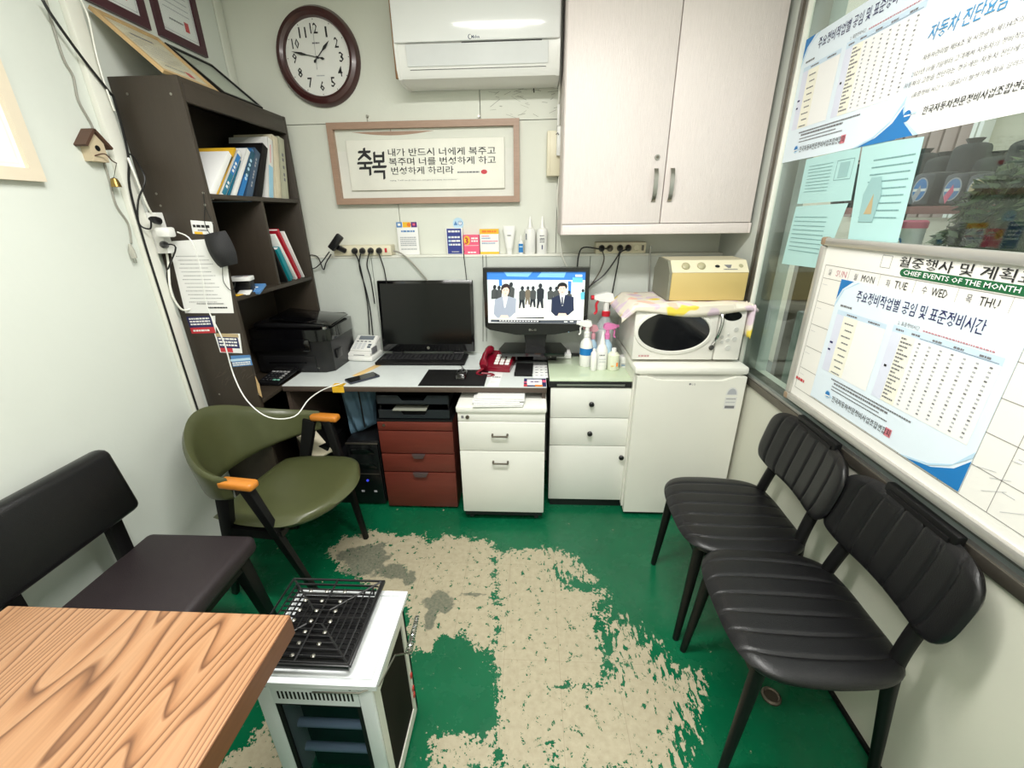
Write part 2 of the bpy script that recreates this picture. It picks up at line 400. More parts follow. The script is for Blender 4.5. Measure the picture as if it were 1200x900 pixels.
    L.new(mix(mask, green, beige), b.inputs['Base Color'])
    L.new(mth('ADD', mth('MULTIPLY', mask, .3), mth('MULTIPLY', noi(12, 4), .5)), b.inputs['Roughness'])
    bn = N.new('ShaderNodeBump'); bn.inputs['Strength'].default_value = .35; bn.inputs['Distance'].default_value = .0015; bn.invert = True
    L.new(mth('ADD', mask, mth('MULTIPLY', n2, .5)), bn.inputs['Height']); L.new(bn.outputs[0], b.inputs['Normal'])
make_floor()
struct(MB().box(XL-.1, XG+.1, YF-.1, YB+.1, ZC, ZC+.1, ceil_m).build('ceiling'))
struct(MB().box(XL-.12, XL, YF-.1, YB+.12, -.02, ZC, wallL_m).build('wall_left'))
struct(MB().box(XL-.12, XG+.12, YF-.12, YF, -.02, ZC, wall_m).build('wall_front'))
# back wall: core plus the painted boards whose joints show, and the lower boarding that stands proud and carries the ledge
wb = struct(MB().box(XL-.12, XG+.12, YB+.012, YB+.12, -.02, ZC, M('dark_gap', (96, 96, 88), .8)).build('wall_back'))
g = .0018
for x0, x1, z0, z1 in ((XL, -.27-g, 1.945+g, ZC), (-.27+g, .125-g, 1.942+g, ZC), (.125+g, XG, 1.3, ZC), (XL, -.735-g, 1.3, 1.945-g), (-.735+g, .125-g, 1.3, 1.942-g)):
    MB().box(x0, x1, YB, YB+.012, z0, z1, wall_m).build('panel', wb)
LY = 2.40
wsc = struct(MB().box(XL, XR, LY+.012, YB+.008, 0, 1.286, M('dark_gap', (96, 96, 88), .8)).build('wainscot'))
for x0, x1 in ((XL, -.90), (-.90, .31), (.31, XR)):
    MB().box(x0+g, x1-g, LY, LY+.012, 0, 1.288, wains_m).build('panel', wsc)
struct(MB().box(XL, XR, LY-.004, YB, 1.288, 1.3, trim_w, .002).build('trim_1'))
scf = MB(); rq = random.Random(12); sm0 = M('scuff_grey', (150, 150, 140), .8)
for i in range(38):
    p = AY(rq.uniform(572, 652), rq.uniform(97, 136), YB-.0004); ln = rq.uniform(.01, .06); a_ = rq.uniform(-.5, .6)
    scf.beam(p, p+Vector((ln*cos(a_), 0, ln*sin(a_))), .0005, rq.uniform(.0008, .002), sm0, side=(0, 1, 0))
p = AY(625, 100, YB-.0004); scf.beam(p, p+Vector((.004, 0, -.03)), .0005, .006, M('scuff_dark', (80, 80, 74), .8), side=(0, 1, 0))
scf.build('scuffs', wb)['kind'] = 'stuff'
# corner conduit on the left wall
struct(MB().box(XL, XL+.022, 1.605, 1.66, 0, ZC, trim_w, .003).build('trim_2'))
struct(MB().box(XL, XL+.012, 2.40, 2.455, 1.3, ZC, wall_m, .004).build('trim_3'))
# right wall: lower wall, pier beside the window, header
struct(MB().box(XR, XG+.12, YF-.1, YB+.1, -.02, .752, M('right_wall_paint', (214, 213, 198), .42, nz=3, amp=.06, bump=.2, bs=60)).box(XR, XG+.12, 2.07, YB+.1, .752, ZC, wains_m).box(XR, XG+.12, YF-.1, 2.07, 2.42, ZC, wall_m).box(XR, XG+.12, YF-.1, -.42, .752, 2.42, wall_m).build('wall_right'))
struct(MB().box(XR-.012, XR, YF, 1.86, 0, .012, blackm).build('baseboard_right'))
win = struct(MB().box(XR-.012, XG+.03, -.42, 2.07, .752, .786, alum_d, .003).box(XR-.006, XR+.012, -.42, 2.07, .786, .797, alum).build('window_1'))
MB().box(XR-.006, XG+.03, 2.002, 2.07, .786, 2.42, alum, .004).box(XR-.012, XR-.006, 2.028, 2.036, .786, 2.42, alum_d).box(XR-.010, XR+.012, 1.994, 2.004, .786, 2.42, trim_w, .002).build('jamb', win)
MB().box(XR, XG+.03, -.42, -.37, .786, 2.42, alum, .004).build('jamb', win)
MB().box(XR, XG+.03, -.37, 1.985, 2.38, 2.42, alum, .004).build('head', win)
glass = glassmat('window_glass', (.90, .96, .94), .12)
MB().box(XR+.006, XR+.011, -.37, 2.0, .79, 2.385, glass).build('pane', win)
# ================================================================ BEYOND THE WINDOW
struct(MB().box(XG+.12, 6, -3, 6, -.12, -.02, M('yard_concrete', (120, 122, 116), .8)).build('ground'))
tan = M('beige_cladding', (196, 190, 168), .7, amp=.06)
shopw = MB().box(2.6, 2.7, -2.5, 5, -.02, 4.2, tan).build('building_wall'); struct(shopw)
sl = M('pinkish_slats', (158, 136, 124), .6, amp=.15)
yS = AX(1138, 185, 2.56).y
for i in range(9):
    y0 = yS+.045+.105*i
    MB().box(2.56, 2.6, y0, y0+.092, 1.45, 3.6, sl, .008).build('slat', shopw)
for y0 in (yS-.03, yS+.008): MB().box(2.54, 2.6, y0, y0+.026, 1.45, 3.6, trim_w).build('slat', shopw)
SHZ = AX(1110, 241, 1.86).z; SHY = AX(1152, 238, 1.86).y
sh = thing('outdoor_shelf', 'reddish brown shelf plank outside behind the window glass', 'shelf', (2.0, SHY+.6, 0))
bx('board', sh, 1.85, 2.12, SHY, SHY+1.3, SHZ-.035, SHZ, M('red_brown_plank', (142, 86, 74), .6), .004)
for y in (SHY+.02, SHY+.62, SHY+1.22): bx('leg', sh, 1.9, 2.06, y, y+.05, -.02, SHZ-.036, alum_d)
labs = ['dark case with a blue oval label on the outdoor shelf, right of the teal sheets', 'dark case with a blue and pink oval label in the middle of the outdoor shelf', 'dark case with a tan oval window at the right end of the outdoor shelf']
for i, (px, c) in enumerate(((1077, blueprint), (1115, blue2), (1149, M('tan_card', (206, 188, 144), .5)))):
    y = AX(px, 225, 1.862).y+(.02 if i == 2 else 0); hh = AX(px, 203, 1.862).z-SHZ
    t = thing('plastic_case', labs[i], 'case', (1.95, y, SHZ), 'cases on the outdoor shelf')
    bx('body', t, 1.862, 1.99, y-.062, y+.062, SHZ+.001, SHZ+hh, M('charcoal_plastic', (52, 56, 56), .4), .02)
    cd_ = Card((1.862, y, SHZ+hh*.5), (0, -1, 0), (0, 0, 1)); cd_.ell(0, 0, .042, hh*.36, ltprint); cd_.ell(0, 0, .036, hh*.32, c, 2)
    if i < 2: cd_.rect(-.036, -.008, .036, .004, paper, 3); cd_.poly([(-.03, -.03), (.0, .02), (.012, -.01), (-.012, -.06)], (ltprint, pinkp)[i], 4)
    else: cd_.rect(-.03, -.045, .03, -.02, M('dark_tan', (120, 110, 90), .6), 3)
    cd_.build('oval_label', t)
for i in range(9):
    y = SHY+.02+.135*i; h_ = (.25, .20, .27, .23, .26, .22, .28, .24, .26)[i]
    t = thing('sack', 'dark sack in the row at the back of the outdoor shelf', 'sack', (2.055, y+.065, SHZ), 'dark sacks on the outdoor shelf')
    MB().box(2.0, 2.11, y, y+.13, SHZ+.001, SHZ+h_, M('dark_rag', (44, 48, 46), .9), .035, seg=3).build('body', t)
    MB().tube([(2.055, y+.065, SHZ+h_-.004), (2.055, y+.065, SHZ+h_+.02)], [.02, .035], M('dark_rag', (44, 48, 46)), 8).build('neck', t)
# dark green bushy plant
bush = MB(); rnd = random.Random(3)
def leafblob(mb, c, r, n, mats, s=.05):
    for i in range(n):
        a = rnd.uniform(0, 2*pi); ph = math.acos(rnd.uniform(-1, 1)); rr = r*rnd.uniform(.75, 1.05)
        p = Vector(c)+Vector((sin(ph)*cos(a)*.6, sin(ph)*sin(a), cos(ph)))*rr
        d = Vector((rnd.uniform(-1, 1), rnd.uniform(-1, 1), rnd.uniform(-1, 1))).normalized(); e = d.orthogonal().normalized()*s*.35
        mb.add([p-d*s, p+e, p+d*s, p-e], [(0, 1, 2, 3)], rnd.choice(mats))
lv = [M('leaf_dark', (52, 74, 44), .6), M('leaf_mid', (86, 112, 66), .6), M('leaf_olive', (106, 124, 82), .6)]
BC = AX(1192, 262, 1.62)
leafblob(bush, (1.62, BC.y, BC.z), .20, 1500, lv, .03); leafblob(bush, (1.62, BC.y-.28, BC.z+.12), .28, 1500, lv, .03); leafblob(bush, (1.62, BC.y+.12, BC.z-.14), .16, 600, lv, .03)
bt = thing('bush', 'dark green bushy shrub outside, behind the glass above the whiteboard', 'shrub', (1.62, BC.y, -.02))
bush.build('foliage', bt, smooth=False)
MB().cyl((1.62, BC.y-.1, -.02), (1.62, BC.y-.15, BC.z), .03, M('bark', (84, 66, 48), .9)).build('stem', bt)
MB().lathe([(.05, -.5), (.10, -.3), (.12, 0), (.09, .12), (.02, .17)], (1.62, BC.y-.06, BC.z), lv[0], 12).build('inner_foliage', bt)
def bottle(name, label, cat, c, r, h, mat, capmat, neck=.35, group=None, capname='cap', prof=None):
    t = thing(name, label, cat, c, group); x, y, z = c; hb = h*(1-neck)
    MB().lathe(prof or [(r*.92, 0), (r, .006), (r, hb*.85), (r*.8, hb), (r*.4, hb+.01)], c, mat, 18).build('body', t)
    MB().lathe([(r*.42, hb+.008), (r*.42, h*.99), (r*.38, h)], c, capmat, 14).build(capname, t)
    return t
c = AX(1072, 260, 1.45); cz0 = AX(1072, 285, 1.45).z-.06; hh = c.z-cz0; cy = c.y
t = thing('canister', 'white canister with pink-red lid standing outside behind the whiteboard top edge', 'canister', (1.45, cy, 1.09))
MB().lathe([(.040, 0), (.040, hh), (.036, hh+.003)], (1.45, cy, cz0), paper, 16).build('body', t)
MB().lathe([(.043, hh-.022), (.043, hh), (.036, hh+.006)], (1.45, cy, cz0), pinkp, 16).build('lid', t)
MB().box(1.40, 1.50, cy-.05, cy+.05, 1.082, cz0, alum_d).build('stand', t)
k = Card((1.4092, cy, cz0+.06), (0, -1, 0), (0, 0, 1)); k.ell(0, 0, .02, .02, blueprint); k.ell(0, 0, .012, .012, paper, 2); k.build('label', t)
crate = thing('cardboard_box', 'brown cardboard box seen through the glass between the microwave and the whiteboard', 'box', (1.3, 1.75, 1.0))
cbm = M('cardboard', (140, 116, 72), .8, amp=.12)
bx('body', crate, 1.22, 1.5, 1.35, 1.93, 1.08, 1.24, cbm, .004); bx('flap', crate, 1.215, 1.22, 1.36, 1.92, 1.17, 1.24, M('cardboard_flap', (154, 130, 84), .8))
ptn = thing('storage_cabinet', 'grey-green metal cabinet outside, below the cardboard box', 'cabinet', (1.4, 1.2, -.02))
bx('body', ptn, 1.2, 1.56, .3, 1.97, -.02, 1.08, M('grey_green_metal', (112, 124, 116), .45, amp=.12), .01); bx('door', ptn, 1.192, 1.2, .32, 1.2, .05, 1.04, M('grey_green_metal', (112, 124, 116)), .003)
bx('body_stand', crate, 1.24, 1.26, 1.4, 1.42, 1.079, 1.08, cbm)
# lantern-like light fitting and white bracket left part of the view
lt = thing('wire_lantern', 'white wire-mesh lantern hanging outside left of the teal sheets', 'lantern', tuple(AX(929, 215, 1.5)))
lc = AX(929, 213, 1.5)
lm = MB()
for i in range(9):
    a = 2*pi*i/9; lm.tube([lc+Vector((.05*cos(a), .05*sin(a), -.06)), lc+Vector((.05*cos(a), .05*sin(a), .06))], .0025, redprint, 4)
for z in (-.06, -.03, 0, .03, .06): lm.tube([lc+Vector((.05*cos(2*pi*k/12), .05*sin(2*pi*k/12), z)) for k in range(12)], .0025, redprint, 4, closed=True)
lm.build('cage', lt); MB().lathe([(.035, -.055), (.045, 0), (.035, .055)], lc, paper, 12).build('globe', lt)
MB().tube([lc+Vector((0, 0, .06)), lc+Vector((0, 0, 1.2))], .004, alum, 5).build('hanger', lt)
wb2 = thing('white_bracket', 'white curved bracket and paper roll outside at the left window edge', 'bracket', (1.4, 2.0, 1.1))
p0 = AX(905, 270, 1.45); p1 = AX(908, 320, 1.45)
MB().tube([AX(920, 190, 1.45), AX(914, 220, 1.45), AX(919, 243, 1.45), AX(908, 262, 1.45), p0, p1], [.012, .012, .012, .02, .026, .03], paper, 10).build('arm', wb2)
MB().beam(p0+Vector((.05, 0, -.3)), p0+Vector((.05, 0, .9)), .03, .03, alum).build('post', wb2)
# ================================================================ CEILING LAMPS (above the frame)
lab_l = ['twin fluorescent ceiling fitting above the middle of the room', 'twin fluorescent ceiling fitting nearer the front wall']
for i, (lx, ly) in enumerate(LAMPS):
    t = thing('ceiling_lamp', lab_l[i], 'lamp', (lx, ly, ZC), 'fluorescent ceiling fittings')
    bx('housing', t, lx-.62, lx+.62, ly-.1, ly+.1, ZC-.03, ZC, white, .006)
    for s in (-.05, .05): MB().cyl((lx-.59, ly+s, ZC-.048), (lx+.59, ly+s, ZC-.048), .014, M('lit_tube', (255, 252, 244), emit=5), seg=10).build('tube', t)
# ================================================================ BOOKSHELF
SX, SY0, SY1, SZ = -1.235, 1.695, 2.385, 1.965
bs = thing('bookshelf', 'tall dark brown woodgrain bookshelf standing against the left wall', 'bookshelf', (-1.36, 2.04, 0))
def sboard(n, *a, **k): return MB().box(*a, dkwood, .0015, **k).build(n, bs)
sideL = sboard('side_panel', -1.484, SX, SY0, SY0+.018, 0, SZ)
sboard('side_panel', -1.484, SX, SY1-.018, SY1, 0, SZ)
sboard('back_panel', -1.487, -1.481, SY0, SY1, .05, SZ)
sboard('top_board', -1.48, SX-.002, SY0+.018, SY1-.018, SZ-.018, SZ)
sboard('apron', SX-.018, SX+.001, SY0+.018, SY1-.018, SZ-.075, SZ-.018)
for z in (1.572, 1.178, .708, .06): sboard('shelf', -1.48, SX-.003, SY0+.018, SY1-.018, z, z+.018)
sboard('divider', -1.48, SX-.006, 2.04, 2.058, 1.196, 1.572)
for px, py in ((149, 110), (200, 110), (183, 227), (238, 226), (188, 241), (240, 240), (257, 462), (303, 462)):
    p = AY(px, py, SY0-.001); MB().cyl(p, p+Vector((0, .002, 0)), .0045, metal, seg=8).build('screw_cap', bs)
sc_ = MB()
for i in range(26):
    a = rnd.uniform(-1, 1); p = AY(275+a*18+rnd.uniform(-5, 5), 440+rnd.uniform(-14, 14), SY0-.0006); q = p+Vector((rnd.uniform(.01, .03), 0, rnd.uniform(.005, .03)))
    sc_.tube([p, q], .0005, M('scratch', (120, 108, 98), .7), 3)
sc_.build('scratches', bs)['kind'] = 'stuff'
p = AY(302, 455, SY0-.001); MB().prism([(p.x-.004, p.z-.03), (p.x+.010, p.z-.045), (p.x+.012, p.z+.02), (p.x+.002, p.z+.06)], 1, SY0-.001, SY0, tanwood).build('chipped_edge', bs)
# books: a leaning sheet of thickness t, foot at y, top leaning toward +y
def book(name, label, y, z, t, h, lean, cover, cat='book', depth=.19, pages=True, group=None, xf=SX-.012, deco=None, bend=0):
    a = radians(lean); o = thing(name, label, cat, (xf-depth/2, y, z), group)
    T = Matrix.Translation((0, y, z)) @ Matrix.Rotation(-a, 4, 'X')
    x0 = xf-depth
    if pages:
        m = MB(); m.box(x0, xf, 0, .0016, 0, h, cover, T=T).box(x0, xf, t-.0016, t, 0, h, cover, T=T); m.box(xf-.0022, xf, 0, t, 0, h, cover, .0006, T=T); m.build('cover', o)
        MB().box(x0+.004, xf-.0025, .0016, t-.0016, .003, h-.003, paper, T=T).build('pages', o)
    else:
        MB().box(x0, xf, 0, t, 0, h, cover, .002, T=T).build('cover', o)
    if deco:
        U = T.to_3x3() @ Vector((0, 0, 1)); R = T.to_3x3() @ Vector((0, 1, 0)); c = Card(T @ Vector((xf, 0, 0)), R, U, t, h)
        deco(c); c.build('spine_print', o)
    return o
Z1 = 1.5905
def d1(c): c.rect(.1, .05, .9, .5, M('teal_spine', (30, 120, 150))); c.rect(.1, .5, .9, .93, blueprint); [c.rect(.3, v, .7, v+.05, paper, 2) for v in (.55, .63, .71, .2, .28)]
def d2(c): c.rect(.05, .02, .95, .45, blueprint); c.rect(.05, .45, .95, .97, M('deep_teal', (28, 84, 108))); [c.ell(.5, v, .25, .03, skyp, 2) for v in (.4, .47, .6, .69, .78)]
def d3(c): [c.rect(.42, v, .6, v+.045, ltprint, 2) for v in (.25, .31, .42, .48, .54, .66, .72, .79)]
def d4(c): c.rect(.1, .02, .9, .55, M('pale_blue_print', (160, 208, 232))); c.rect(.4, .6, .5, .9, pinkp)
def d5(c): [c.rect(.3, v, .6, v+.05, grprint, 2) for v in (.3, .38, .5, .62, .7)]
book('loose_papers', 'thick sheaf of white papers leaning at the left end of the upper shelf', 1.722, Z1, .030, .245, 47, paper, 'papers', pages=False)
book('booklet', 'thin yellow-edged booklet leaning against the white sheaf', 1.765, Z1, .008, .262, 45, yelp, 'booklet')
book('binder', 'leaning white binder with a blue and teal spine, upper shelf', 1.787, Z1, .026, .255, 45, white, 'binder', deco=d1)
book('booklet', 'thin teal booklet showing between the leaning binder and the cream book', 1.838, Z1, .006, .19, 42, M('teal_spine', (30, 120, 150)), 'booklet')
book('book', 'cream white book leaning left of the two blue ones', 1.858, Z1, .022, .262, 42, paper, 'book')
book('book', 'bright blue paperback with pale dots on its spine', 1.895, Z1, .026, .262, 41, M('bright_blue', (52, 112, 170), .4), deco=d2)
book('binder', 'slate blue thick binder with grey lettering on the upper shelf', 1.948, Z1, .040, .25, 35, M('slate_blue', (58, 84, 112), .4), 'binder', deco=d3)
book('folder', 'plain black ring folder right of the slate blue binder', 2.022, Z1, .040, .272, 31, blackm, 'folder', pages=False)
book('binder', 'white binder with pale blue lower half near the right end of the upper shelf', 2.118, Z1, .040, .282, 20, white, 'binder', deco=d4)
book('manual', 'worn yellowed thick manual right of the white and pale blue binder', 2.185, Z1, .044, .29, 14, papergrey, 'book')
book('manual', 'grey-green worn manual at the right end of the upper shelf', 2.25, Z1, .046, .288, 12, M('grey_green_paper', (188, 188, 166), .8, amp=.15), 'book', deco=d5)
Z2 = 1.1975
book('folder', 'black folder leaning leftmost in the lower right cubby', 2.128, Z2, .014, .18, -22, blackm, 'folder', pages=False)
book('binder', 'teal binder leaning between black and white folders in the lower cubby', 2.165, Z2, .030, .175, -24, M('teal_binder', (24, 138, 150), .35), 'binder')
book('folder', 'white plastic folder right of the teal binder', 2.222, Z2, .014, .255, -28, white, 'folder', pages=False)
book('folder', 'red ring folder in the lower cubby, standing taller than the teal binder', 2.255, Z2, .020, .275, -27, M('red_folder', (186, 30, 50), .35), 'folder')
book('folder', 'thin white folder at the far right of the lower cubby', 2.298, Z2, .010, .262, -25, paper, 'folder', pages=False)
# small cards on the lower left cubby
def slab(name, label, cat, c, sx, sy, t, rz, mat, deco=None, tilt=0, group=None, lift=0):
    T = Matrix.Translation(c) @ Matrix.Rotation(rz, 4, 'Z') @ Matrix.Rotation(tilt, 4, 'X')
    o = thing(name, label, cat, c, group); MB().box(-sx/2, sx/2, -sy/2, sy/2, 0, t, mat, min(.002, t*.3), T=T).build('sheet' if t < .002 else 'body', o)
    if deco:
        k = Card(T @ Vector((-sx/2, -sy/2, t)), T.to_3x3() @ Vector((1, 0, 0)), T.to_3x3() @ Vector((0, 1, 0)), sx, sy); deco(k); k.build('print', o)
    return o
def dc1(k): k.rect(.1, .55, .9, .9, ltprint); k.ell(.45, .3, .2, .2, dkprint, 2); k.rect(.7, .12, .9, .25, redprint, 2)
slab('card_holder', 'small black wire card holder on the lower left cubby', 'holder', (-1.29, 1.85, Z2-.001), .08, .05, .05, .2, blackp)
slab('name_cards', 'stack of white cards with a dark round print lying on the card holder', 'cards', (-1.275, 1.83, Z2+.050), .085, .055, .018, .25, paper, dc1)
def dc2(k): k.rect(.1, .5, .6, .6, paper); k.rect(.1, .3, .5, .36, paper)
slab('business_card', 'light blue card leaning in front of the card holder', 'card', (-1.25, 1.885, Z2), .05, .08, .012, .1, blue2, dc2, .35)
slab('business_card', 'white card beside the light blue one on the cubby edge', 'card', (-1.255, 1.80, Z2), .05, .05, .006, .3, paper, None, .2)
p = AX(302, 344, SX-.02); slab('yellow_tag', 'small yellow sticky tag on the front edge of the lower left cubby', 'tag', (SX-.016, 1.745, Z2), .03, .035, .004, 0, yelp)
# things fixed to the side panel
YP = SY0-.0015
def sheet(name, label, cat, pts, mat, deco=None, y=YP, th=.0008):
    """flat sheet on the shelf side, four photo corners bottom-left, bottom-right, top-right, top-left"""
    P = [AY(a, b, y) for a, b in pts]; o = thing(name, label, cat, tuple((P[0]+P[1])/2))
    MB().prism([(p.x, p.z) for p in P], 1, y, y+th, mat).build('sheet', o)
    if deco:
        w = (P[1]-P[0]).length; h = ((P[3]-P[0]).length+(P[2]-P[1]).length)/2; R = (P[1]-P[0]); U = (P[3]-P[0]); Rn = R.normalized(); U = (U-Rn*U.dot(Rn))
        k = Card(P[0], R, U, w, h); deco(k); k.build('print', o)
    return o
def dnote(k):
    for i in range(13):
        v = .78-i*.052
        k.dashes(.16+.02*(i % 3), v, .72+.06*((i*7) % 3), .009, grprint, seed=i, gap=1.2)
    k.dashes(.3, .13, .85, .012, grprint, seed=40); k.dashes(.5, .07, .9, .02, dkprint, seed=41)
sheet('note', 'white printed notice hanging on the bookshelf side below the power strip', 'note', [(217, 367), (274, 367), (262, 279), (197, 283)], paper, dnote)
sheet('sticker', 'small white sticker with a yellow foot, above the black mask', 'sticker', [(226, 274), (250, 275), (249, 260), (223, 258)], paper, lambda k: (k.dashes(.1, .5, .9, .2, dkprint, seed=3), k.dashes(.3, .25, .8, .1, grprint, seed=4), k.rect(.1, 0, .5, .18, yelp)))
def dmag(k): k.rect(0, .35, 1, 1, navy); k.rect(0, 0, 1, .35, redprint); [k.dashes(.08, v, .92, .09, paper, seed=int(v*50)) for v in (.82, .66, .5)]; k.dashes(.1, .12, .8, .1, paper, seed=9)
sheet('sticker', 'blue and red advert magnet curling just under the white notice', 'sticker', [(225, 391), (253, 390), (252, 370), (222, 372)], paper, dmag)
def dmag2(k): k.rect(0, .82, 1, 1, M('tan_print', (190, 170, 130))); k.rect(.03, .25, .95, .82, navy); k.rect(.05, .03, .6, .25, redprint); [k.dashes(.08, v, .88, .09, paper, seed=int(v*50)) for v in (.68, .52, .36)]
sheet('sticker', 'blue and white advert sticker with a tan top, second one down', 'sticker', [(258, 413), (284, 414), (281, 391), (251, 391)], paper, dmag2)
sheet('sticker', 'lowest small light blue sticker on the bookshelf side', 'sticker', [(273, 430), (296, 428), (293, 416), (270, 417)], blue2, lambda k: (k.rect(0, .5, 1, .72, skyp), [k.dashes(.05, v, .95, .12, paper, seed=int(v*70)) for v in (.28, .1)]))
# power strip
ps = thing('power_strip', 'white power strip fixed upright on the bookshelf side by the left wall', 'power strip', tuple(AY(188, 272, YP)))
P = [AY(a, b, YP) for a, b in ((178, 297), (205, 296), (190, 249), (166, 249))]
MB().prism([(p.x, p.z) for p in P], 1, YP-.032, YP, white).build('body', ps)
MB().box(P[3].x-.012, P[3].x, YP-.03, YP, P[0].z, P[3].z, blackp, .003).build('side', ps)
def plug(label, c, d, mat, pts, r=.0035, pr=.014, group=None, pl=.035, name='plugged_cable', cat='cable'):
    """a plug at c pointing out along d, its cable through pts"""
    o = thing(name, label, cat, tuple(c), group); c = Vector(c); d = Vector(d).normalized()
    MB().tube([c, c+d*pl*.5, c+d*pl*.9, c+d*pl*1.25], [pr, pr, pr*.8, pr*.4], mat, 12).build('plug', o)
    MB().tube(smooth([c+d*pl*1.1]+[Vector(p) for p in pts]), r, mat, 6).build('cable', o); return o
def smooth(pts, n=5):
    P = [Vector(p) for p in pts]; out = []
    if len(P) < 3: return P
    for i in range(len(P)-1):
        p0 = P[max(i-1, 0)]; p1 = P[i]; p2 = P[i+1]; p3 = P[min(i+2, len(P)-1)]
        for k in range(n):
            t = k/n; out.append(.5*((2*p1)+(p2-p0)*t+(2*p0-5*p1+4*p2-p3)*t*t+(3*p1-p0-3*p2+p3)*t**3))
    return out+[P[-1]]
c1 = AY(186, 259, YP-.034); c2 = AY(193, 287, YP-.034)
plug('black plug in the upper socket of the side power strip, cable looping left', c1, (.1, -1, .2), blackp, [AY(176, 268, 1.62), AY(163, 262, 1.61), AY(162, 235, 1.62), AY(170, 210, 1.64), AY(158, 186, 1.66), AY(151, 180, 1.672)], .003)
plug('black plug in the lower socket of the side power strip, cable hanging behind the notice', c2, (.6, -1, .1), blackp, [AY(206, 290, 1.64), AY(196, 320, 1.672), AY(202, 345, 1.68), AY(212, 362, 1.683)], .003)
ch = thing('phone_charger', 'white charger block with a long white cable trailing to the desk front', 'charger', tuple(AY(200, 274, 1.64)))
cc = AY(196, 272, 1.655); MB().box(cc.x-.025, cc.x+.03, 1.625, YP-.032, cc.z-.018, cc.z+.018, white, .007).build('body', ch)
cp = [AY(208, 272, 1.64), AY(224, 282, 1.63), AY(236, 318, 1.64), AY(243, 360, 1.65), AY(262, 400, 1.65), AY(274, 440, 1.64), AY(290, 470, 1.56), AY(315, 489, 1.55), AY(345, 488, 1.57), AY(362, 468, 1.66), AY(380, 456, 1.78), AZ(399, 450, .752), AZ(404, 447, .749)]
MB().tube(smooth(cp), .0026, white, 6).build('cable', ch)
# face mask
mk = thing('face_mask', 'black cloth face mask hanging by its loops on the bookshelf side', 'mask', tuple(AY(253, 270, 1.68)))
mc = AY(254, 293, 1.66); 
def mf(u, v, s):
    w = .052*(1-.28*v*v*(1 if v < 0 else .5)); x = u*w+.012*v*-1; z = v*.062+.008*u
    b = .045*(1-u*u)*(1-.5*v*v)
    return Vector((mc.x+x+.004*s, 1.687-b-(0.0025*s), mc.z+z))
MB().pad(mf, 14, 14, M('black_cloth', (24, 24, 26), .7, bump=.4)).build('cloth', mk)
MB().tube(smooth([mc+Vector((-.018, .012, .055)), AY(240, 262, 1.685), AY(240, 242, 1.69)]), .0014, rubber, 5).tube(smooth([mc+Vector((.0, .012, -.055)), AY(262, 330, 1.685), AY(272, 341, 1.688), AY(276, 330, 1.69)]), .0014, rubber, 5).tube([AY(238, 224, 1.69), AY(240, 242, 1.69), mc+Vector((.02, .0, .055))], .0012, rubber, 5).build('ear_loop', mk)
# left-wall cables
def cable(label, pts, r, mat, cat='cable', name='cable', grp=None):
    return tag(MB().tube(smooth(pts), r, mat, 6).build(name), label, cat, grp)
WL = XL+.006
WM = XL+.030
cable('black cable running down the left wall to the bookshelf and on beside the conduit', [AX(50, 0, WM), AX(62, 20, WM), AX(95, 66, WM), AX(128, 108, WM), AX(134, 118, WM), AX(150, 180, WM), AX(152, 220, WM), AX(168, 280, WM), AX(190, 350, WM), AX(212, 420, WM), AX(231, 478, WM), AX(240, 505, WM)], .0042, rubber)
cable('grey flat twin cable wandering down the left wall past the birdhouse ornament', [AX(54, 0, WL), AX(62, 30, WL), AX(75, 70, WL), AX(86, 90, WL), AX(92, 118, WL), AX(108, 148, WL), AX(110, 166, WL), AX(120, 186, WL), AX(128, 210, WL), AX(136, 240, WL), AX(150, 262, WL), AX(154, 285, WL)], .0032, M('grey_cable', (150, 148, 138), .5))
cable('white cable along the left wall from the top of the conduit', [AX(95, 0, WL+.024), AX(104, 22, WL+.024), AX(112, 60, WL+.024), AX(122, 96, WL+.024), AX(134, 130, WL+.024)], .003, trim_w)
cable('white looped cable behind the side power strip', [AX(150, 185, WL+.03), AX(158, 205, WL+.04), AX(172, 240, WL+.04), AX(184, 262, WL+.03), AX(196, 300, WL+.03), AX(200, 340, WL+.03), AX(212, 362, WL+.035), AX(224, 362, WL+.05)], .004, trim_w)
pn = thing('mains_plug', 'clear two-pin plug dangling at the end of the grey cable', 'plug', tuple(AX(155, 300, WL)))
q = AX(155, 296, WL+.008); clearp = translucent('clear_plastic', (190, 188, 176), .6)
MB().tube([q+Vector((0, 0, .03)), q+Vector((0, 0, .01)), q+Vector((0, 0, -.02))], [.004, .009, .010], clearp, 8).build('body', pn)
MB().tube([q+Vector((0, -.005, -.02)), q+Vector((0, -.005, -.036))], .002, metal, 5).build('pin', pn); MB().tube([q+Vector((0, .005, -.02)), q+Vector((0, .005, -.036))], .002, metal, 5).build('pin', pn)
# birdhouse
bh = thing('birdhouse_ornament', 'tiny wooden birdhouse ornament with brown roof and brass bell on the left wall', 'ornament', tuple(AX(103, 189, WL)))
q = AX(105, 172, WL); y, z = q.y, q.z
MB().prism([(y-.028, z-.045), (y+.028, z-.045), (y+.028, z+.012), (y, z+.045), (y-.028, z+.012)], 0, XL, XL+.032, M('pale_wood', (206, 190, 160), .6)).build('body', bh)
brn = M('brown_roof', (84, 58, 44), .6)
for s in (-1, 1): MB().beam((XL+.02, y, z+.05), (XL+.02, y+s*.046, z-.002), .046, .008, brn).build('roof', bh)
MB().cyl((XL+.031, y, z-.005), (XL+.033, y, z-.005), .009, blackm, seg=12).build('hole', bh)
MB().tube(smooth([(XL+.03, y-.02, z-.03), (XL+.05, y, z-.022), (XL+.05, y+.02, z-.04), (XL+.04, y+.045, z-.045)]), .002, brn, 5).build('perch', bh)
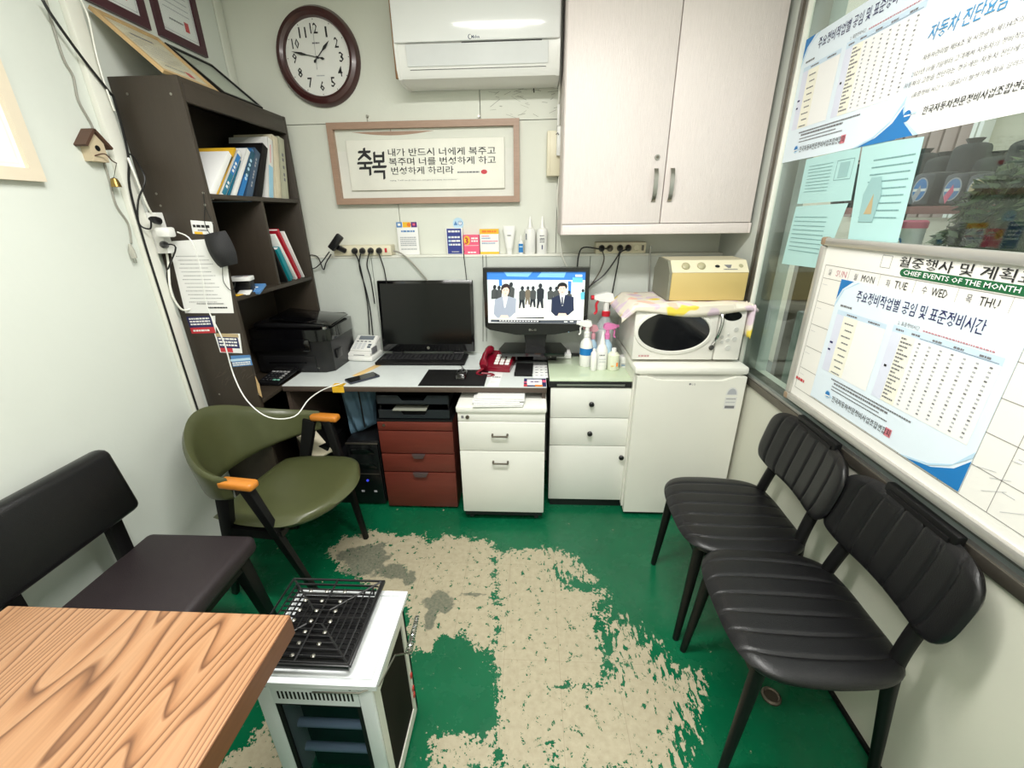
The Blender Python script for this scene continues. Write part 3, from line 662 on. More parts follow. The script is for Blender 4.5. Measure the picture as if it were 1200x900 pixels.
bq = AX(135, 214, WL+.02); MB().tube([(XL+.04, y+.045, z-.045), bq+Vector((0, 0, .014))], .001, metal, 4).build('string', bh)
MB().lathe([(.003, .016), (.010, .012), (.013, 0), (.015, -.012), (.016, -.014)], bq, M('brass', (150, 126, 70), .35, .9), 14).build('bell', bh)
# framed items
def frame(name, label, T, w, h, bw, bd, fm, inner, deco=None, mat_=None, matw=0, glassy=False, group=None, cat='picture frame'):
    """T maps local (x right, y up, z out of the picture)"""
    o = thing(name, label, cat, tuple(T.translation), group)
    MB().prism([(0, 0), (w, 0), (w-bw, bw), (bw, bw)], 2, 0, bd, fm, T=T).prism([(w, 0), (w, h), (w-bw, h-bw), (w-bw, bw)], 2, 0, bd, fm, T=T).prism([(w, h), (0, h), (bw, h-bw), (w-bw, h-bw)], 2, 0, bd, fm, T=T).prism([(0, h), (0, 0), (bw, bw), (bw, h-bw)], 2, 0, bd, fm, T=T).build('frame', o)
    MB().box(bw*.9, w-bw*.9, bw*.9, h-bw*.9, .001, bd*.35, inner, T=T).build('backing', o)
    if deco:
        k = Card(T @ Vector((bw, bw, bd*.35)), T.to_3x3() @ Vector((1, 0, 0)), T.to_3x3() @ Vector((0, 1, 0)), w-2*bw, h-2*bw); deco(k); k.build('print', o)
    if glassy: MB().box(bw*.9, w-bw*.9, bw*.9, h-bw*.9, bd*.45, bd*.45+.0015, picglass, T=T).build('glass', o)
    return o
picglass = glassmat('picture_glass', (.98, .99, .99), .05)
def TL(y, z, x=XL, lean=0, yaw=0):      # local x -> +Y, y -> up, z -> +X
    R = Matrix(((0, 0, 1, x), (1, 0, 0, y), (0, 1, 0, z), (0, 0, 0, 1)))
    return R @ Matrix.Rotation(lean, 4, 'X')
def cert(k):
    k.box(.04, .04, .96, .96, .0015, ltprint); k.rect(.3, .78, .7, .82, grprint)
    for i in range(6): k.dashes(.15, .66-i*.07, .85, .012, ltprint, seed=i)
    k.dashes(.25, .18, .62, .02, grprint, seed=11); k.rect(.66, .12, .78, .24, redprint)
frame('certificate_frame', 'burgundy framed certificate with grey print, upper left above the bookshelf', TL(1.70, 2.178), .255, .345, .030, .014, burg, paper, cert, glassy=True, group='certificates on the left wall')
frame('certificate_frame', 'burgundy framed certificate with a red seal, nearest the back corner', TL(2.00, 2.178), .262, .345, .030, .014, burg, paper, cert, glassy=True, group='certificates on the left wall')
lf = radians(-40)
TA = Matrix.Translation((-1.275, 1.685, SZ+.002)) @ Matrix(((0, 0, 1, 0), (1, 0, 0, 0), (0, 1, 0, 0), (0, 0, 0, 1))) @ Matrix.Rotation(radians(-47), 4, 'X')
frame('certificate_frame', 'tan wood framed certificate leaning back on top of the bookshelf', TA, .275, .268, .014, .012, tanwood, papergrey, cert, glassy=True)
TB = Matrix.Translation((-1.262, 1.975, SZ+.002)) @ Matrix(((0, 0, 1, 0), (1, 0, 0, 0), (0, 1, 0, 0), (0, 0, 0, 1))) @ Matrix.Rotation(radians(-49), 4, 'X')
frame('glass_frame', 'dark rimmed glass picture frame leaning on the bookshelf top by the corner', TB, .262, .262, .010, .012, blackp, M('grey_green_card', (196, 200, 186), .4), None, glassy=True)
frame('picture', 'white picture in a wide pale wood frame, cut off at the left edge', TL(.78, 1.61), .565, .345, .034, .022, M('pale_cream_wood', (226, 214, 192), .5, nz=12, amp=.06), paper, lambda k: (k.box(.02, .03, .98, .97, .005, paley), k.rect(.2, .3, .5, .6, skyp)), glassy=False)
# ================================================================ BACK WALL ITEMS
def TBk(x, z, y=YB, lean=0):            # local x -> +X, y -> up, z -> -Y
    return Matrix(((1, 0, 0, x), (0, 0, -1, y), (0, 1, 0, z), (0, 0, 0, 1))) @ Matrix.Rotation(lean, 4, 'X')
# clock
ck = thing('wall_clock', 'round wall clock with mahogany rim and black numerals on the back wall', 'clock', (-1.052, YB, 2.222))
cx, cz, CR = -1.052, 2.222, .206
Ty = Matrix(((1, 0, 0), (0, 0, -1), (0, 1, 0)))
TC = Matrix(((1, 0, 0, cx), (0, 0, -1, YB), (0, 1, 0, cz), (0, 0, 0, 1)))
def ring(mb, T, prof, mat, seg=56):
    vs = []; n = len(prof)
    for k in range(seg):
        a = 2*pi*k/seg
        for r, h in prof: vs.append(T @ Vector((r*cos(a), r*sin(a), h)))
    mb.add(vs, [(k*n+i, k*n+(i+1) % n, ((k+1) % seg)*n+(i+1) % n, ((k+1) % seg)*n+i) for k in range(seg) for i in range(n)], mat)
    return mb
ring(MB(), TC, [(CR, 0), (CR, .012), (CR-.012, .032), (CR-.030, .038), (CR-.044, .030), (CR-.048, .016), (CR-.05, 0)], mahog).build('rim', ck)
MB().cyl(TC @ Vector((0, 0, .004)), TC @ Vector((0, 0, .012)), CR-.047, M('clock_face', (240, 240, 236), .5), seg=48).build('dial', ck)
k = Card(TC @ Vector((0, 0, .012)), (1, 0, 0), (0, 0, 1))
for i in range(12):
    a = pi/2-2*pi*(i+1)/12; s = str(i+1); h = .042; w = {1: .009, 2: .020}.get(i+1, .022 if i < 9 else .036); r = .116
    k.text(s, r*cos(a)-w/2, r*sin(a)-h/2, w, h, dkprint, .012)
    k.ell(.151*cos(a), .151*sin(a), .0022, .0022, dkprint, 1, 8)
for i in range(60): a = 2*pi*i/60; k.ell(.146*cos(a), .146*sin(a), .0006, .0006, grprint, 1, 5)
k.dashes(-.018, .055, .018, .006, grprint, seed=2); k.dashes(-.02, -.075, .02, .004, ltprint, seed=3)
k.build('numerals', ck)
def hand(name, ang, ln, w, tail, z):
    a = radians(90-ang); d = Vector((cos(a), 0, sin(a))); s = Vector((-sin(a), 0, cos(a))); c = Vector((cx, YB-z, cz)); N = Vector((0, -.0008, 0))
    o = [c-d*tail-s*w, c-d*tail*.6-s*w*1.6, c, c+d*ln*.45-s*w*1.3, c+d*ln, c+d*ln*.45+s*w*1.3, c, c-d*tail*.6+s*w*1.6, c-d*tail+s*w]
    pts = [c-d*tail*.3-s*w*.4, c+d*ln*.4-s*w*.5, c+d*ln*.62-s*w*1.5, c+d*ln, c+d*ln*.62+s*w*1.5, c+d*ln*.4+s*w*.5, c-d*tail*.3+s*w*.4, c-d*tail*.7+s*w*1.5, c-d*tail, c-d*tail*.7-s*w*1.5]
    n = len(pts); MB().add(pts+[p+N for p in pts], [list(range(n)), list(range(n, 2*n))]+[(i, (i+1) % n, n+(i+1) % n, n+i) for i in range(n)], dkprint).build(name, ck)
hand('hour_hand', 46, .094, .0045, .03, .017); hand('minute_hand', 282, .128, .004, .036, .019)
MB().beam((cx-.006*0-.01, YB-.021, cz-.05), (cx+.0, YB-.021, cz+.12), .0012, .0006, grprint).build('second_hand', ck)
MB().cyl((cx, YB-.012, cz), (cx, YB-.024, cz), .005, dkprint, seg=12).build('hub', ck)
ck.children[0]['label'] = 'mahogany rim'
# framed calligraphy
FX0, FX1, FZ0, FZ1 = AY(395, 240, 2.43).x, AY(609, 237, 2.43).x, 1.562, 1.946
cf = thing('calligraphy_frame', 'wide brown wood frame with black Korean calligraphy on a white panel', 'picture frame', (FX0, YB, FZ0))
TFm = TBk(FX0, FZ0, YB-.003, radians(-2))
w, h, bw, bd = FX1-FX0, FZ1-FZ0, .030, .034
for nm, P in (('rail', [(0, 0), (w, 0), (w-bw, bw), (bw, bw)]), ('stile', [(w, 0), (w, h), (w-bw, h-bw), (w-bw, bw)]), ('rail', [(w, h), (0, h), (bw, h-bw), (w-bw, h-bw)]), ('stile', [(0, h), (0, 0), (bw, bw), (bw, h-bw)])):
    MB().prism(P, 2, 0, bd, walnut, T=TFm).build(nm, cf)
MB().box(bw*.9, w-bw*.9, bw*.9, h-bw*.9, .001, .006, M('linen_mount', (226, 226, 218), .8), T=TFm).build('mount', cf)
sag = MB()
pts = [(.05, h-bw)]+[(.05+(.62-.05)*i/14, h-bw-.028*sin(pi*i/14)) for i in range(15)]+[(.62, h-bw)]
sag.prism(pts, 2, .006, .009, walnut, T=TFm).build('sagging_backing_strip', cf)
px0, px1, pz0, pz1 = .085, w-.078, .068, h-.078
MB().box(px0, px1, pz0, pz1, .012, .020, M('ivory_board', (242, 241, 230), .7), .004, T=TFm).build('panel', cf)
k = Card(TFm @ Vector((px0, pz0, .020)), (1, 0, 0), TFm.to_3x3() @ Vector((0, 1, 0)), px1-px0, pz1-pz0)
k.text('축', .055, .30, .095, .128, dkprint, .02, shear=.06); k.text('복', .148, .22, .09, .128, dkprint, .02, shear=.06)
k.text('내가 반드시 너에게 복주고', .265, .67, .68, .036, dkprint, .006)
k.text('복주며 너를 번성하게 하고', .265, .49, .68, .036, dkprint, .006)
k.text('번성하게 하리라', .275, .31, .40, .036, dkprint, .006)
k.dashes(.70, .32, .84, .03, grprint, seed=4); k.ell(.87, .335, .02, .045, redprint)
k.text('saying, "I will surely bless you and give you many descendants."', .26, .175, .44, .008, grprint)
k.build('lettering', cf)
for px in (430, 561): 
    p = AY(px, 136, YB-.012); MB().cyl(p, p+Vector((0, .012, 0)), .006, metal, seg=10).tube([p+Vector((0, .004, -.005)), Vector((p.x, YB-.02, FZ1-.005))], .0012, metal, 5).build('hanging_screw', cf)
# air conditioner
ac = thing('air_conditioner', 'white wall split air conditioner above the framed calligraphy', 'air conditioner', (-.23, YB, 2.08))
x0, x1 = -.617, .112
prof = [(YB, 2.075), (2.33, 2.068), (2.275, 2.085), (2.25, 2.14), (2.245, 2.36), (2.27, 2.41), (2.30, 2.425), (YB, 2.43)]
MB().prism([(2.46, 2.074), (2.33, 2.069), (2.282, 2.080), (2.262, 2.11), (2.252, 2.19), (2.25, 2.36), (2.27, 2.41), (2.30, 2.428), (2.46, 2.43)], 0, x0+.012, x1-.012, white).build('casing', ac)
for a, b in ((x0, x0+.014), (x1-.014, x1)):
    MB().prism([(YB, 2.072), (2.33, 2.066), (2.280, 2.077), (2.258, 2.11), (2.248, 2.19), (2.246, 2.36), (2.266, 2.412), (2.30, 2.431), (YB, 2.433)], 0, a, b, white).build('end_cap', ac)
MB().box(x0+.002, x1-.002, 2.236, 2.252, 2.202, 2.40, M('glossy_white', (240, 241, 240), .12, coat=.5, amp=.01), .007).build('front_panel', ac)
MB().prism([(2.262, 2.122), (2.256, 2.120), (2.240, 2.196), (2.247, 2.197)], 0, x0+.052, x1-.052, M('flap_grey', (222, 224, 224), .25)).build('flap', ac)
MB().box(x0+.06, x1-.06, 2.262, 2.275, 2.108, 2.119, blackm).build('air_slot', ac)
MB().box(x0+.3, x1-.08, 2.243, 2.246, 2.197, 2.2, blackm).build('gap', ac)
_lq = AY(549, 45, 2.236); k = Card((_lq.x, 2.236, _lq.z), (1, 0, 0), (0, 0, 1)); k.text('Midea', .012, 0, .036, .011, M('logo_blue', (50, 66, 100), .4), .01); k.ell(.006, .006, .008, .009, M('logo_blue', (50, 66, 100), .4)); k.ell(.0075, .006, .006, .007, white, 2); k.build('logo', ac)
tag(bx('backing_board', None, AY(457, 15, 2.46).x, -.45, 2.452, YB, 2.128, 2.50, M('brown_board', (176, 134, 96), .6, stretch=(6, 1, 1), amp=.2), .002), 'brown board behind the left end of the air conditioner', 'board')
cable('grey conduit pipe running along the top of the upper cabinet side by the air conditioner', [(.124, 2.40, 2.5), (.124, 2.40, 2.2), (.121, 2.41, 2.06), (.118, 2.43, 1.99)], .005, trim_w, name='cable')
# cream junction box, white sensor
jb = thing('junction_box', 'cream rectangular wall box between the framed calligraphy and the cabinet', 'junction box', (.1, YB, 1.68))
MB().box(.066, .14, 2.405, YB, 1.682, 1.884, cream, .004).build('cover', jb)
MB().box(.074, .083, 2.402, 2.405, 1.69, 1.876, cream, .001).build('rib', jb)
sn = thing('remote_holder', 'slim white holder hooked beside the cream wall box', 'holder', (.125, 2.4, 1.77))
MB().box(.112, .138, 2.380, 2.404, 1.77, 1.90, white, .005).box(.112, .124, 2.384, 2.404, 1.90, 1.99, white, .002).build('body', sn)
MB().tube([(.108, 2.376, 1.862), (.116, 2.372, 1.868), (.121, 2.376, 1.86)], .002, blackp, 5).build('clip', sn)
cable('white cable dropping from the cream wall box past the ledge behind the television', [AY(655, 207, 2.43), AY(653, 235, 2.43), AY(655, 262, 2.42), AY(658, 296, 2.39), AY(664, 312, 2.38), AY(672, 330, 2.38), AY(676, 345, 2.38)], .0042, trim_w)
# upper cabinet
UC0, UC1, UY, UZ = .130, .998, 2.115, 1.407
uc = thing('wall_cabinet', 'large white woodgrain wall cabinet with two tall doors', 'cabinet', (.56, YB, UZ))
MB().box(UC0, UC1, UY+.02, YB, UZ, 2.50, whitewood, .002).build('body', uc)
MB().box(UC0+.004, UC1-.012, UY+.004, UY+.019, UZ+.002, UZ+.046, whitewood, .001).build('plinth', uc)
MB().box(UC1-.011, UC1, UY+.004, UY+.019, UZ+.002, UZ+.046, whitewood, .001).build('end_strip', uc)
um = .5815
for a, b, hx, lab in ((UC0+.003, um-.002, .540, 'left'), (um+.002, UC1-.008, .611, 'right')):
    d = MB().box(a, b, UY, UY+.018, UZ+.049, 2.498, whitewood, .0015).build('door', uc)
    pts = [(hx, UY, 1.683), (hx, UY-.010, 1.680), (hx, UY-.022, 1.655), (hx, UY-.026, 1.615), (hx, UY-.022, 1.575), (hx, UY-.010, 1.550), (hx, UY, 1.547)]
    sm_ = smooth(pts, 4); MB().add(*(lambda V: V)(( [v for p in sm_ for v in (p+Vector((-.0085, 0, 0)), p+Vector((.0085, 0, 0)), p+Vector((.0085, .006, 0)), p+Vector((-.0085, .006, 0)))], [(4*i+j, 4*i+(j+1) % 4, 4*i+4+(j+1) % 4, 4*i+4+j) for i in range(len(sm_)-1) for j in range(4)]+[(0, 1, 2, 3), tuple(4*(len(sm_)-1)+j for j in range(4))])), metal).build('handle', d)
    if lab == 'left': MB().cyl((.540, UY, 1.726), (.540, UY-.006, 1.726), .011, metal, seg=20).cyl((.540, UY-.006, 1.726), (.540, UY-.0075, 1.726), .006, alum_d, seg=14).build('lock', d)
# outlets on the ledge
def outlet(name, label, x0, x1, z0, z1, holes, yf=2.385):
    o = thing(name, label, 'power strip', ((x0+x1)/2, LY, z0))
    MB().box(x0, x1, yf, YB, z0, z1, cream, .005).build('body', o)
    for x in holes: ring(MB(), Matrix(((1, 0, 0, x), (0, 0, -1, yf), (0, 1, 0, (z0+z1)/2), (0, 0, 0, 1))), [(.019, 0), (.019, .003), (.016, .003), (.014, 0)], cream, 18).build('socket', o)
    return o
o1 = outlet('power_strip', 'cream multi-socket power strip on the ledge above the printer', -1.10, -.778, 1.301, 1.355, [-1.035, -.978, -.935, -.889, -.842])
bx('switch', o1, -.812, -.800, 2.380, 2.385, 1.318, 1.340, redprint, .001)
o2 = outlet('power_strip', 'cream multi-socket power strip under the upper cabinet', .335, .60, 1.301, 1.358, [.365, .409, .462, .51, .55])
bx('switch', o2, .575, .587, 2.380, 2.385, 1.315, 1.342, alum_d, .001)
YO = 2.384
def wp(px, py, y=2.375): return AY(px, py, y)
ad = thing('adapter_cable', 'chunky black adaptor plug tilted up at the left end of the ledge strip', 'cable', tuple(wp(395, 287)))
A = wp(398, 291); B = wp(404, 274, 2.33)
MB().beam(wp(388, 292, 2.34), wp(399, 276, 2.34), .038, .028, blackp, bev=.006).build('body', ad); MB().tube([(-1.035, YO, 1.328), wp(396, 290, 2.35)], .014, blackp, 12).build('plug', ad)
MB().tube(smooth([wp(386, 295, 2.34), wp(378, 306, 2.35), wp(371, 313, 2.37), wp(366, 315, 2.38)]), .003, rubber, 6).tube(smooth([wp(388, 298, 2.34), wp(382, 308, 2.36), wp(379, 316, 2.37), wp(373, 302, 2.38), wp(366, 299, 2.39), wp(362, 300, 2.39)]), .003, rubber, 6).build('cable', ad)
mid = [('second black plug on the ledge strip, cable falling behind the laptop', -.978, [wp(420, 305), wp(426, 330), wp(431, 360), wp(433, 392)]), ('third black plug on the ledge strip, cable falling beside its neighbour', -.935, [wp(421, 312), wp(429, 340), wp(434, 365), wp(437, 393)]),
       ('fourth black plug on the ledge strip, thin cable ending behind the laptop screen', -.889, [wp(430, 310), wp(434, 325), wp(437, 342), wp(439, 356)]), ('fifth black plug on the ledge strip, cable curving down to the laptop top', -.842, [wp(445, 300), wp(450, 315), wp(453, 332), wp(455, 345)])]
for lb, x, pts in mid: plug(lb, (x, YO, 1.328), (.1, -1, -.1), blackp, pts, .0034, .0165, pl=.03, name='plugged_cable', cat='cable')
cable('light grey cable slanting from the ledge strip down behind the laptop', [wp(461, 294, 2.385), wp(470, 297, 2.38), wp(482, 307, 2.38), wp(497, 324, 2.38), wp(510, 340, 2.38)], .0045, M('grey_cable', (150, 148, 138), .5))
cable('thin black cable dropping from the ledge by the pink box', [wp(544, 294, 2.395), wp(543.5, 299, 2.39), wp(545, 312, 2.39), wp(547, 330, 2.39)], .0022, rubber)
cable('left one of two thin dark wires hanging behind the television', [wp(565.5, 299, 2.396), wp(566, 318, 2.395), wp(566, 400, 2.395)], .0014, rubber)
cable('right one of two thin dark wires hanging behind the television', [wp(569.5, 299, 2.396), wp(570, 318, 2.395), wp(570, 400, 2.395)], .0014, rubber)
right = [('angled black plug at the left of the cabinet strip with thin wires down', .365, rubber, blackp, [wp(684, 290), wp(678, 300), wp(676, 318), wp(672, 340)]), ('grey plug on the cabinet strip with a grey cable curving left', .409, M('grey_cable', (150, 148, 138), .5), alum_d, [wp(706, 292), wp(708, 303), wp(703, 318), wp(694, 332), wp(684, 345)]),
         ('black plug left of centre on the cabinet strip, cable curving to the television', .462, rubber, blackp, [wp(727, 293), wp(722, 303), wp(708, 322), wp(694, 333), wp(680, 345)]), ('black plug right of centre on the cabinet strip, cable straight down to the microwave', .505, rubber, blackp, [wp(727, 296), wp(724, 310), wp(720, 330), wp(714, 362)])]
for lb, x, cm, pm, pts in right: plug(lb, (x, YO, 1.330), (-.15, -1, -.15), pm, pts, .0036, .0165, pl=.032, name='plugged_cable', cat='cable')
cable('thin grey conduit rising behind the yellowed box to the ledge', [wp(760, 345, 2.39), wp(761, 320, 2.39), wp(762, 296, 2.39), wp(763, 288, 2.39)], .0045, alum)
# ledge items
LZ = 1.3005
def ledge_box(name, label, cat, px0, px1, ptop, t, mat, deco, yc=2.43):
    a = AY(px0, 297, yc).x; b = AY(px1, 297, yc).x; h = AY(px0, ptop, yc).z-1.302
    o = thing(name, label, cat, ((a+b)/2, yc, LZ)); MB().box(a, b, yc, yc+t, LZ, LZ+h, mat, min(.002, t*.3)).build('body', o)
    k = Card((a, yc, LZ), (1, 0, 0), (0, 0, 1), b-a, h); deco(k); k.build('print', o); return o
def l1(k): k.rect(0, .84, .28, 1, blue2); k.rect(.3, .84, .68, 1, yelp); k.ell(.6, .92, .1, .06, orgp, 2); k.rect(.7, .84, .98, 1, purp); k.rect(.07, .89, .2, .96, paper, 2); k.rect(.78, .89, .9, .96, pinkp, 2); k.dashes(.2, .7, .85, .05, blue2, seed=1); [k.dashes(.12, v, .88, .03, ltprint, seed=int(v*99)) for v in (.52, .46, .4, .34, .28, .16)]
ledge_box('notice_card', 'white notice card with blue, yellow and purple squares along its top', 'card', 468, 492, 260, .004, paper, l1)
def l2(k): k.rect(.06, .02, .94, .98, M('royal_navy', (46, 58, 138), .4)); [k.dashes(.15, v, .85, .07, paper, 2, seed=int(v*77)) for v in (.84, .62, .48, .34)]; k.dashes(.3, .08, .75, .04, ltprint, seed=5); [k.ell(.2, v+.035, .07, .04, skyp, 3) for v in (.62, .48, .34)]
ledge_box('medicine_box', 'tall navy blue medicine box with white print on the ledge', 'box', 524, 543, 267, .03, white, l2)
bdg = thing('round_tag', 'round pale tag with a triangle mark behind the navy box', 'tag', tuple(AY(537, 262, 2.462)))
q = AY(537, 262, 2.463); ring(MB(), Matrix(((1, 0, 0, q.x), (0, 0, -1, 2.464), (0, 1, 0, q.z), (0, 0, 0, 1))), [(.0, 0), (.03, 0), (.03, .002), (.0, .002)], skyp, 20).build('disc', bdg)
k = Card((q.x, 2.461, q.z), (1, 0, 0), (0, 0, 1)); k.poly([(-.025, -.008), (-.003, -.008), (-.014, .014)], blue2); k.ell(.011, .002, .012, .012, blue2); k.ell(.011, .002, .009, .009, paper, 2); k.poly([(.008, .008), (.014, .008), (.011, -.004)], blue2, 3); k.build('print', bdg)
def l3(k): k.rect(0, 0, 1, 1, pinkp); k.ell(.22, .72, .2, .24, yelp, 2); k.text('3', .1, .52, .22, .036, redprint, .03, 3); k.dashes(.5, .78, .92, .08, paper, 2, seed=2); k.dashes(.5, .64, .92, .08, paper, 2, seed=3); k.rect(.05, .44, .95, .46, paper, 2); k.dashes(.25, .06, .8, .07, paper, 2, seed=5)
ledge_box('medicine_box', 'small pink medicine box with a yellow circled 3', 'box', 544, 562, 275, .03, pinkp, l3)
def l4(k): k.rect(0, .8, 1, 1, yelp); k.dashes(.12, .86, .9, .08, orgp, 2, seed=2); k.rect(0, 0, 1, .09, yelp); k.dashes(.1, .7, .5, .03, pinkp, seed=3); k.dashes(.1, .62, .55, .03, blue2, seed=4); k.dashes(.1, .5, .95, .03, pinkp, seed=5); k.dashes(.1, .42, .8, .03, blue2, seed=6)
ledge_box('medicine_box', 'white box with yellow top band and foot on the ledge', 'box', 563, 585, 268, .032, paper, l4)
a = AY(597, 297, 2.43).x
tb = thing('ointment_tube', 'white squeeze tube standing on its cap beside the yellow banded box', 'tube', (a, 2.43, LZ))
MB().lathe([(.016, 0), (.017, .03)], (a, 2.43, LZ), white, 16).build('cap', tb)
vs = []; n = 16
for zz, rx, ry in ((.03, .020, .018), (.075, .026, .014), (.125, .032, .004), (.145, .033, .0015)):
    for i in range(n): t_ = 2*pi*i/n; vs.append((a+rx*cos(t_), 2.43+ry*sin(t_), LZ+zz))
MB().add(vs, [(j*n+i, j*n+(i+1) % n, (j+1)*n+(i+1) % n, (j+1)*n+i) for j in range(3) for i in range(n)]+[list(range(n)), list(range(3*n, 4*n))], white).build('body', tb)
k = Card((a-.016, 2.4155, LZ+.05), (1, 0, 0), (0, 0, 1)); k.rect(.0, .07, .032, .0705, ltprint); k.dashes(.006, .045, .026, .004, grprint, seed=1); k.build('print', tb)
def squeeze(label, px, ptop, r, mats, cap):
    x = AY(px, 297, 2.43).x; h = AY(px, ptop, 2.43).z-1.302; o = thing('squeeze_bottle', label, 'bottle', (x, 2.43, LZ))
    MB().lathe([(r*.95, 0), (r, .004), (r, h*.60), (r*.9, h*.66), (r*.42, h*.70)], (x, 2.43, LZ), mats, 20).build('body', o)
    MB().lathe([(r*.45, h*.68), (r*.36, h*.74), (r*.12, h*.99), (r*.08, h)], (x, 2.43, LZ), cap, 14).build('nozzle', o)
    return o, x, h
o, x, h = squeeze('small dropper bottle with a blue label on the ledge', 610.5, 275, .014, white, white)
k = Card((x-.012, 2.4155, LZ+.008), (1, 0, 0), (0, 0, 1), .024, .045); k.rect(0, 0, 1, 1, blueprint); k.dashes(.1, .6, .9, .12, skyp, 2, seed=2); k.build('label', o)
o, x, h = squeeze('tall white nozzle bottle with a plain label, left of the pair', 621, 253, .030, white, white)
k = Card((x-.022, 2.3995, LZ+.02), (1, 0, 0), (0, 0, 1), .03, .09); k.rect(0, .6, .16, .95, M('slate_print', (70, 84, 98))); k.build('label', o)
o, x, h = squeeze('tall white nozzle bottle with grey print, right of the pair', 635, 253, .030, white, white)
k = Card((x-.016, 2.3995, LZ+.015), (1, 0, 0), (0, 0, 1), .035, .09); [k.dashes(.1, v, .8, .05, grprint, seed=int(v*31)) for v in (.85, .7, .62, .5)]; k.rect(.4, .1, .55, .35, navy); k.build('label', o)
# ================================================================ DESK
DZ = .735; DX0, DX1, DY0 = SX+.004, .068, 1.868
dk = thing('desk', 'long desk with pale grey top and dark brown edge', 'desk', (-.58, 2.13, 0))
MB().box(DX0, DX1, DY0+.003, LY-.004, DZ-.004, DZ, desk_top_m).build('top', dk)
MB().box(DX0, DX1, DY0, LY-.004, DZ-.030, DZ-.004, desk_brown, .002).build('edge', dk)
bx('side_panel', dk, DX1-.022, DX1-.004, DY0+.02, LY-.01, 0, DZ-.03, desk_brown); bx('side_panel', dk, DX0+.002, DX0+.02, DY0+.02, LY-.01, 0, DZ-.03, desk_brown)
bx('back_panel', dk, DX0+.02, DX1-.022, LY-.03, LY-.012, .06, DZ-.03, blkwood)  # black panel added to stand in for the deep shade under the desk
q = AZ(399, 449, DZ+.001)
yt = thing('tape_patch', 'yellow tape wrapped over the desk front edge', 'tape', tuple(q))
MB().box(q.x-.028, q.x+.030, DY0-.0015, DY0+.035, DZ, DZ+.001, yelp).box(q.x-.028, q.x+.030, DY0-.0015, DY0-.0003, DZ-.034, DZ+.001, yelp).build('strip', yt)
pa, pb = AZ(416, 441, DZ), AZ(443, 428, DZ)
slab('paper_strip', 'pale orange paper strip under the mobile phone', 'paper', tuple((pa+pb)/2+Vector((0, 0, .0005))), (pb-pa).length, .04, .0006, math.atan2(pb.y-pa.y, pb.x-pa.x), M('pale_orange_paper', (240, 204, 140), .6))
pa, pb = AZ(402, 449, DZ+.009), AZ(444, 438, DZ+.009); ang = math.atan2(pb.y-pa.y, pb.x-pa.x)
mb_ = thing('mobile_phone', 'black mobile phone lying at the desk front edge', 'phone', tuple((pa+pb)/2-Vector((0, 0, .009))))
T = Matrix.Translation((pa+pb)/2+Vector((0, .012, -.0068))) @ Matrix.Rotation(ang, 4, 'Z'); MB().box(-.078, .078, -.037, .037, 0, .009, M('phone_case', (52, 56, 70), .4), .004, T=T).build('case', mb_)
MB().box(-.074, .074, -.034, .034, .0088, .0096, blackg, T=T).build('screen', mb_)
# printer
pr = thing('printer', 'black multifunction inkjet printer on the desk beside the bookshelf', 'printer', (-1.25, 2.2, DZ))
a_ = AZ(290, 434, DZ); PX0, PX1, PY0, PY1 = -1.468, -1.045, 2.055, 2.375
cutx = DX0+.0
m = MB(); 
m.prism([(PX0+.0, PY1), (PX0, PY0+.02), (PX0+.03, PY0), (PX1-.05, PY0), (PX1-.01, PY0+.03), (PX1, PY1-.05), (PX1-.015, PY1)], 2, DZ+.001, DZ+.170, blackp); m.build('body', pr)
MB().prism([(PX0-.003, PY1), (PX0-.003, PY0+.015), (PX0+.03, PY0-.01), (PX1-.045, PY0-.01), (PX1, PY0+.025), (PX1+.006, PY1-.05), (PX1-.01, PY1)], 2, DZ+.172, DZ+.232, blackg).build('scanner_unit', pr)
MB().box(PX0+.01, PX1-.10, PY0-.022, PY0-.004, DZ+.120, DZ+.185, blackg, .01).build('control_panel', pr)
MB().box(PX0+.03, PX1-.13, PY0-.003, PY0+.0, DZ+.10, DZ+.12, blackm).build('paper_slot', pr)
MB().box(PX0+.05, PX1-.09, PY0-.006, PY0+.002, DZ+.012, DZ+.092, blackp, .004).box(PX0+.08, PX1-.14, PY0-.009, PY0-.005, DZ+.054, DZ+.060, blackg).build('paper_tray', pr)
MB().box(PX1-.012, PX1+.002, PY0+.06, PY0+.12, DZ+.06, DZ+.11, blackp, .006).build('side_grip', pr)
MB().box(PX0+.02, PX1-.02, PY0+.02, PY1-.02, DZ+.234, DZ+.262, blackp, .012).build('lid', pr)
T = Matrix.Translation((PX1-.15, PY0+.12, DZ+.268)) @ Matrix.Rotation(radians(6), 4, 'Y') @ Matrix.Rotation(radians(3), 4, 'X')
MB().box(-.16, .165, -.10, .11, 0, .010, blackg, .003, T=T).build('document_tray', pr)
MB().cyl((PX1-.035, PY0+.035, DZ+.228), (PX1-.035, PY0+.035, DZ+.243), .02, chrome, seg=16).build('dial', pr)
k = Card((PX1-.10, PY0-.0005, DZ+.02), (1, 0, 0), (0, 0, 1)); k.text('hp', .01, .0, .014, .012, metal); k.build('logo', pr)
